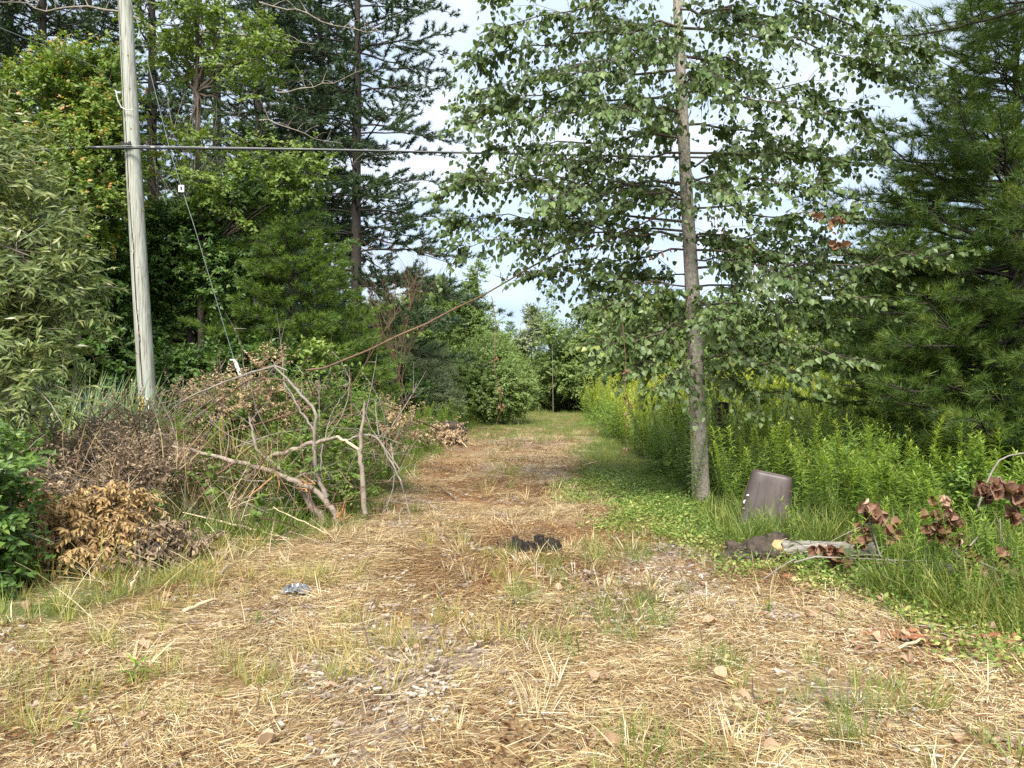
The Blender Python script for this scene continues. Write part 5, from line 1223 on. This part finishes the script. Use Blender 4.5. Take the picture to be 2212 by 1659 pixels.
# uprooted clump at the left of the track
c_ = P(965, 950, 20)
def lump(mb, c_, R3, n=18, amp=.25, s=.3, var=.5):
    th = np.linspace(0, math.pi, n); ph = np.arange(2*n)/(2*n)*2*math.pi
    T_, P_ = np.meshgrid(th, ph, indexing='ij')
    u = np.stack([np.sin(T_)*np.cos(P_), np.sin(T_)*np.sin(P_), np.cos(T_)], -1)
    v = u*np.asarray(R3); nn_ = vnoise(v[..., 0]+c_[0], v[..., 1]+c_[1], v[..., 2], s, 3)*.6+vnoise(v[..., 0], v[..., 1], v[..., 2]+c_[0], s*.35, 4)*.4
    v = v*(1+amp*(nn_-.5)*2)[..., None] + c_
    i = np.arange(n-1)[:, None]*2*n; j = np.arange(2*n)[None]; j2 = (j+1) % (2*n)
    mb.add(v, None, np.stack([i+j, i+2*n+j, i+2*n+j2, i+j2], -1).reshape(-1, 4), var)
root = thing('uprooted_clump', 'uprooted brown clump of soil and dead leaves at the left of the track', 'root clump', (c_[0], c_[1], 0))
mb = MB(); lump(mb, np.array([c_[0]+.12, c_[1], .28]), (.34, .28, .34), amp=.7, s=.16, n=26); mb.build('soil_ball', M['soil'], root, (c_[0], c_[1], 0))
mb = MB(); b_, u = blob_pts([(935, 958, 19.6, 42, 32, .35), (965, 930, 19.7, 34, 24, .35), (985, 955, 19.6, 24, 20, .3)], 210, 2.5, 0); spray(mb, b_, nrm(u+[0, -.3, -.2]), np.full(len(b_), .28), 10, T_CURL, .075, hang=.9, upb=.3); mb.build('dead_leaves', M['beige_dead'], root, (c_[0], c_[1], 0), kind='stuff')
mb = MB(); mb.tube(np.array([P(983, 938, 19.5), P(998, 955, 19.3), P(1010, 968, 19.2)]), [.02, .02, .012], 5); mb.build('root', M['pale_wood'], root, (c_[0], c_[1], 0))

# ================================================================== RIGHT CORNER: log, dead leaf clusters
M['log'] = noise_mat('grey_log_wood', [(.32, (.06, .05, .042)), (.5, (.23, .205, .18)), (.7, (.42, .39, .345))], 9, (1.0, 7, 7), bump=.9, dist=.02)
M['tan'] = noise_mat('tan_rotten_wood', [(.3, (.28, .16, .07)), (.7, (.56, .42, .21))], 12, bump=.4)
lg = P(1770, 1200, 6.9); lg0 = np.array([lg[0], lg[1], 0.0])
logt = thing('fallen_log', 'weathered grey log with hollow tan end lying before the goldenrod', 'log', lg0)
ax0, ax1 = P(1685, 1203, 6.95), P(1885, 1196, 6.9); ax0[2] = max(ax0[2], .10); ax1[2] += .03; n = 22
mb = MB(); tt = np.linspace(0, 1, n); ctr = ax0+(ax1-ax0)*tt[:, None]
ns = 26; an_ = np.arange(ns)/ns*6.283
r = (.088-.018*tt)[:, None]*(1+.07*np.sin(an_*7+2*tt[:, None])+.04*np.sin(an_*13)+rng.normal(0, .012, (n, ns)))
V = ctr[:, None]+np.stack([np.zeros((n, ns)), r*np.cos(an_), r*np.sin(an_)], -1)
i = np.arange(n-1)[:, None]*ns; j = np.arange(ns)[None]; j2 = (j+1) % ns
mb.add(V, None, np.stack([i+j, i+j2, i+ns+j2, i+ns+j], -1).reshape(-1, 4)); mb.add(np.vstack([V[-1], ctr[-1][None]]), [[q, (q+1) % ns, ns] for q in range(ns)]); mb.build('bark', M['log'], logt, lg0, smooth=True)
mb = MB(); c0 = ctr[0]; rings = []
for f_, dx in ((1.02, .0), (1.05, -.07), (.8, -.10), (.62, -.06), (.55, .05), (.35, .12)):
    rr = .088*f_*(1+.16*np.sin(an_*3+f_)+.1*np.sin(an_*5)); rings.append(c0+np.stack([dx+.02*np.sin(an_*4+1), rr*np.cos(an_), rr*np.sin(an_)], -1))
loft(mb, rings, True); mb.build('hollow_end', M['tan'], logt, lg0, smooth=True)
# second log, in the shade
a0, a1 = P(2020, 1225, 6.0), P(2180, 1268, 5.8)
mb = MB(); mb.tube(np.linspace(a0, a1, 10), np.linspace(.06, .05, 10), 14, wob=.05); single(mb, 'fallen_log', M['log'], 'pale log end showing under the brown dead leaves at the right', 'log', a0*[1, 1, 0], None, True)
# soil mound
mb = MB(); a = G(1632, 1212); lump(mb, np.array([a[0], a[1], -.01]), (.30, .22, .17), amp=.6, s=.12, n=30); lump(mb, np.array([a[0]+.25, a[1]+.12, .0]), (.2, .16, .21), amp=.5, s=.1, n=22); single(mb, 'soil_mound', M['soil'], 'dark heap of crumbly soil left of the hollow log end', 'soil heap', a)
# black clods on the track
for k, (px, py, R3, lab) in enumerate(((1135, 1192, (.13, .10, .15), 'larger black clod of burnt soil in the middle of the track'), (1188, 1188, (.11, .09, .14), 'smaller black clod right of the larger one on the track'), (1085, 1188, (.08, .06, .06), 'small flat black clod left of the larger one on the track'))):
    a = G(px, py); mb = MB(); z = float(gz(a[0], a[1]))
    for q in range(7 if k < 2 else 3): lump(mb, np.array([a[0]+rng.normal(0, R3[0]*.6), a[1]+rng.normal(0, R3[1]*.5), z+abs(rng.normal(.2, .35))*R3[2]]), np.array(R3)*rng.uniform(.3, .62), amp=.6, s=.04, n=11)
    for q in range(16 if k < 2 else 6):
        s_ = np.array([a[0]+rng.normal(0, R3[0]*.7), a[1]+rng.normal(0, R3[1]*.5), z+.02]); mb.tube(np.array([s_, s_+rng.normal(0, .025, 3)+[0, 0, .035], s_+rng.normal(0, .035, 3)+[0, 0, rng.uniform(.04, .10)]]), [.006, .004, .001], 4)
    single(mb, 'soil_clod', M['black_soil'], lab, 'soil clod', (a[0], a[1], 0))
# dead branches with big brown leaves
BRN = [([(1985, 1240), (1900, 1200), (1880, 1130), (1875, 1100)], 6.4, [(1800, 1190, 9), (1815, 1205, 7), (1875, 1092, 8), (1890, 1110, 7), (1865, 1140, 6), (1855, 1155, 5), (1925, 1140, 6), (1930, 1155, 4), (1770, 1185, 4)], 'dead branch with brown leaf clusters lying across the log'),
       ([(2130, 1260), (2060, 1190), (2040, 1120), (2035, 1080)], 6.1, [(2035, 1072, 4), (2040, 1100, 9), (2060, 1120, 7), (2020, 1130, 9), (2030, 1145, 6), (2070, 1160, 5)], 'upright dead branch with brown leaf clusters between log and right edge'),
       ([(2240, 1290), (2150, 1230), (2090, 1200), (2080, 1180)], 5.8, [(2085, 1190, 5), (2085, 1215, 8), (2100, 1230, 8), (2115, 1240, 8), (2125, 1270, 6), (2090, 1250, 6), (2140, 1275, 5)], 'drooping dead branch with brown leaf clusters over the dark hollow'),
       ([(2260, 1330), (2210, 1260), (2180, 1210), (2170, 1190)], 5.6, [(2165, 1195, 8), (2180, 1240, 8), (2200, 1235, 8), (2200, 1265, 7), (2180, 1310, 8), (2195, 1330, 7), (2212, 1300, 7), (2190, 1285, 5)], 'dead branch with brown leaf clusters at the right edge of the photo'),
       ([(2260, 1180), (2200, 1110), (2170, 1060), (2160, 1030)], 6.3, [(2175, 1050, 8), (2195, 1060, 8), (2150, 1040, 5), (2205, 1085, 7), (2190, 1105, 6), (2132, 1062, 8), (2125, 1050, 5)], 'dead branch with dull brown leaf clusters under the bent grey stick')]
for pl, d, cl, lab in BRN:
    pts = np.array([P(a, b_, d) for a, b_ in pl]); o0 = np.array([pts[0][0], pts[0][1], 0.])
    rt = thing('dead_branch', lab, 'dead branch', o0, 'dead leafy branches in the right corner')
    mb = MB(); mb.tube(pts, np.linspace(.012, .005, len(pts)), 6)
    for (a, b_, n_) in cl:
        e_ = P(a, b_, d); k = np.argmin(np.linalg.norm(pts-e_, axis=1)); mb.tube(bez(pts[k], e_, .03, 4), [.006, .004, .003, .002], 4, cap=False)
    mb.build('stem', M['twig'], rt, o0, smooth=True)
    for (a, b_, n_) in cl: dead_cluster(P(a, b_, d), int(n_*1.4), .026, .080, rt, o0)
for pl, d, rr, mt, lab in (([(2108, 1108), (2125, 1060), (2142, 1020), (2158, 995), (2180, 984), (2230, 976)], 6.6, .010, 'twig', 'bent bare grey stick arching to the right edge'),
                          ([(1715, 1215), (1760, 1203), (1850, 1206), (1920, 1210), (2000, 1212), (2120, 1200), (2230, 1205)], 6.2, .007, 'twig', 'long thin bare stick lying across in front of the log'),
                          ([(1640, 1258), (1690, 1222), (1720, 1206)], 6.2, .007, 'twig', 'short bare stick slanting down in front of the hollow log end'),
                          ([(1625, 1192), (1680, 1170), (1700, 1163)], 7.0, .007, 'pale_wood', 'pale stick propped on the soil heap'),
                          ([(2070, 1205), (2095, 1180), (2112, 1160)], 6.0, .009, 'twig', 'short grey stick pointing up beside the dark hollow'),
                          ([(2160, 1120), (2162, 1170), (2166, 1210)], 6.2, .006, 'twig', 'thin upright stick near the right edge'),
                          ([(1880, 1215), (2000, 1222), (2100, 1215), (2230, 1190)], 6.0, .006, 'red_twig', 'dark thin stick crossing behind the drooping leaf clusters'),
                          ([(1990, 1325), (2080, 1335), (2160, 1330), (2230, 1310)], 5.2, .005, 'twig', 'thin stick lying at the front edge of the right corner')):
    pts = np.array([P(a, b_, d) for a, b_ in pl]); mb = MB(); mb.tube(pts, np.linspace(rr, rr*.6, len(pts)), 6, wob=.08)
    single(mb, 'bare_stick', M[mt], lab, 'stick', pts[0], 'bare sticks in the right corner', True)
# red bark strips and litter at the right edge of the mown ground
for k, (px, py, L, an_, lab) in enumerate(((1935, 1372, .26, .2, 'largest reddish bark strip at the edge of the right verge'), (1990, 1388, .2, -.3, 'reddish bark strip right of the largest one'), (1700, 1255, .12, .4, 'small red bark piece in front of the hollow log'), (2150, 1385, .18, .1, 'reddish bark strip near the right edge'))):
    a = G(px, py); mb = MB(); z = float(gz(a[0], a[1]))+.02; u_ = np.array([math.cos(an_), math.sin(an_), 0]); v_ = np.array([-u_[1], u_[0], 0])
    for q in range(4):
        off = v_*rng.normal(0, .03)+u_*rng.normal(0, .05); pts = np.array([a+off-u_*L/2, a+off+v_*rng.normal(0, .01), a+off+u_*L/2]); pts[:, 2] = z+rng.uniform(0, .025, 3)
        ww = rng.uniform(.012, .028)
        top_ = np.vstack([pts+v_*ww, pts-v_*ww]); mb.add(np.vstack([top_, top_-[0, 0, .006]]), None, [[0, 1, 4, 3], [1, 2, 5, 4], [6, 9, 10, 7], [7, 10, 11, 8], [0, 6, 7, 1], [1, 7, 8, 2], [3, 4, 10, 9], [4, 5, 11, 10], [0, 3, 9, 6], [2, 8, 11, 5]])
    single(mb, 'bark_strip', noise_mat('red_bark', [(.3, (.20, .07, .035)), (.7, (.38, .19, .10))], 12, bump=.3) if k == 0 else bpy.data.materials['red_bark'], lab, 'bark', (a[0], a[1], 0))

# ================================================================== LOOSE THINGS ON THE MOWN GROUND
LT = [leaf_mesh('dry_leaf', T, M['litter'], v) for T, v in ((T_CURL, .2), (T_CURL, .5), (T_ROUND[2], .8), (T_OVAL, .6), (T_ROUND[0], .95))]
def lay(me, name, a, s, lab, cat, grp, rx=.3, dz=.03):
    o = bpy.data.objects.new(name, me); COL.objects.link(o); o.location = (a[0], a[1], float(gz(a[0], a[1]))+dz)
    o.rotation_euler = (rng.normal(0, rx), rng.normal(0, rx), rng.random()*6.28); o.scale = (s, s, s)
    return tag(o, lab, cat, grp)
for q in range(150):
    if q < 90: px, py = rng.uniform(1500, 2212), rng.uniform(1260, 1650)
    else: px, py = rng.uniform(0, 1500), rng.uniform(1180, 1650)
    if q < 45: px = rng.uniform(1700, 2212); py = np.interp(px, [1700, 2212], [1290, 1420])+rng.normal(0, 25)
    lay(LT[int(rng.integers(5))], 'dry_leaf', G(px, py), rng.uniform(.045, .085), 'curled dry leaf lying loose on the mown ground', 'leaf', 'dry leaves on the mown ground')
mb = MB(); mb.tube(np.array([(0, 0, 0), (.004, .003, .5), (.01, 0, 1)]), [.0042, .0036, .002], 5); stub = mb.mesh('dark_stalk', M['red_twig'])
for q in range(80):
    px, py = rng.uniform(100, 2150), rng.uniform(1200, 1640); a = G(px, py)
    if not (XL(a[1]) < a[0] < XR(a[1])): continue
    o = lay(stub, 'dark_stalk', a, 1, 'short dark cut stalk stuck up from the mown straw', 'stalk', 'dark cut stalks in the straw', .3, 0); o.scale = (1, 1, rng.uniform(.05, .14))
for (x0, y0, x1, y1, r, mt, lab) in ((773, 1310, 800, 1405, .004, 'red_twig', 'tallest thin dark stalk leaning left in the straw'), (1290, 1287, 1370, 1310, .006, 'red_twig', 'curved dark twig lying on the bare patch'), (1050, 1290, 1200, 1300, .004, 'twig', 'thin grey twig lying level in the middle of the track'),
     (1940, 1412, 2010, 1390, .010, 'pale_wood', 'pale stripped stick lying on the right of the mown ground'), (395, 1330, 470, 1305, .016, 'pale_wood', 'larger pale split wood piece lying left on the straw'), (283, 1276, 298, 1235, .014, 'pale_wood', 'pale wood sliver sticking up at the foot of the dead bush'), (520, 1296, 530, 1345, .005, 'pale_wood', 'straw-coloured upright stalk by the split wood piece'),
     (950, 1050, 985, 1085, .008, 'twig', 'slender branch lying on the left of the track'), (1180, 1010, 1225, 1013, .016, 'pale_wood', 'short pale stick lying far along the track'), (1260, 1010, 1300, 1000, .012, 'pale_wood', 'pale stick lying far along the right of the track'), (475, 1250, 492, 1222, .012, 'twig', 'grey stub stuck in the ground before the heap'), (1560, 1580, 1650, 1560, .005, 'red_twig', 'dark twig lying at the bottom right on the straw'), (1175, 1240, 1290, 1215, .004, 'twig', 'thin twig lying below the smaller black clod')):
    a, b_ = G(x0, max(y0, y1)) if mt != 'twig' or abs(y1-y0) < 40 else G(x0, y0), G(x1, y1)
    if y1 > y0 and abs(x1-x0) < 60 and 'upright' in lab or 'tallest' in lab or 'sticking' in lab or 'stub' in lab:
        yb = max(y0, y1); xb = x1 if y1 > y0 else x0; xt = x0 if y1 > y0 else x1; a = G(xb, yb); b_ = P(xt, min(y0, y1), a[1]); a[2] = -.01
    else:
        a, b_ = G(x0, y0), G(x1, y1); a[2] = float(gz(a[0], a[1]))+r+.02; b_[2] = float(gz(b_[0], b_[1]))+r+.025
    mb = MB(); pts = bez(a, b_, .02, 7, r*.6); mb.tube(pts, np.linspace(r, r*.55, 7), 6, wob=.1); single(mb, 'loose_stick', M[mt], lab, 'stick', a, 'loose sticks on the mown ground', True)
# crumpled clear plastic
m, t = new_mat('clear_plastic'); out = N(t, 'ShaderNodeOutputMaterial'); p = N(t, 'ShaderNodeBsdfPrincipled'); p.inputs['Base Color'].default_value = (.50, .53, .57, 1); p.inputs['Roughness'].default_value = .2; p.inputs['Transmission Weight'].default_value = .75; t.links.new(p.outputs[0], out.inputs[0])
a = G(640, 1283); mb = MB(); gx_ = np.linspace(-1, 1, 16); X_, Y_ = np.meshgrid(gx_, gx_)
Z_ = .03*np.clip(1-(X_**2+Y_**2)*.8, 0, 1)+.05*(rng.random(X_.shape)-.35)*np.clip(1.1-(X_**2+Y_**2)*.6, 0, 1)
i = (np.arange(15)[:, None]*16+np.arange(15)[None]).reshape(-1)
mb.add(np.stack([a[0]+X_*.11+rng.normal(0, .006, X_.shape), a[1]+Y_*.075+rng.normal(0, .006, X_.shape), float(gz(a[0], a[1]))+.035+Z_], -1), None, np.stack([i, i+1, i+17, i+16], -1))
single(mb, 'plastic_bag', m, 'crumpled clear plastic scrap lying on the straw left of the track', 'plastic scrap', a)
# small green plants in the straw
for px, py, s, lab in ((288, 1470, .16, 'single bright green seedling standing in the straw at lower left'), (555, 1345, .10, 'small green seedling in the straw near the split wood'), (1660, 1325, .10, 'small green sprout at the right of the bare patch'), (1820, 1345, .09, 'tiny green sprout on the right mown ground'), (165, 1570, .11, 'green sprout near the lower left edge')):
    a = G(px, py); a[2] = float(gz(a[0], a[1])); stem, pos, Y, Nn, sc, var = rod_geo(s*.8, 11, s*.85, int(px), lean=.1)
    rt = thing('seedling', lab, 'seedling', a)
    mb = MB(); mb.tube(stem, .003, 4, cap=False); mb.build('stem', M['rstem'], rt)
    for k in range(len(pos)): place_leaf(LEAFM[int(np.clip(var[k]*5, 0, 4))], 'leaf', pos[k], Y[k], Nn[k], sc[k]*1.0, rt, (0, 0, 0))
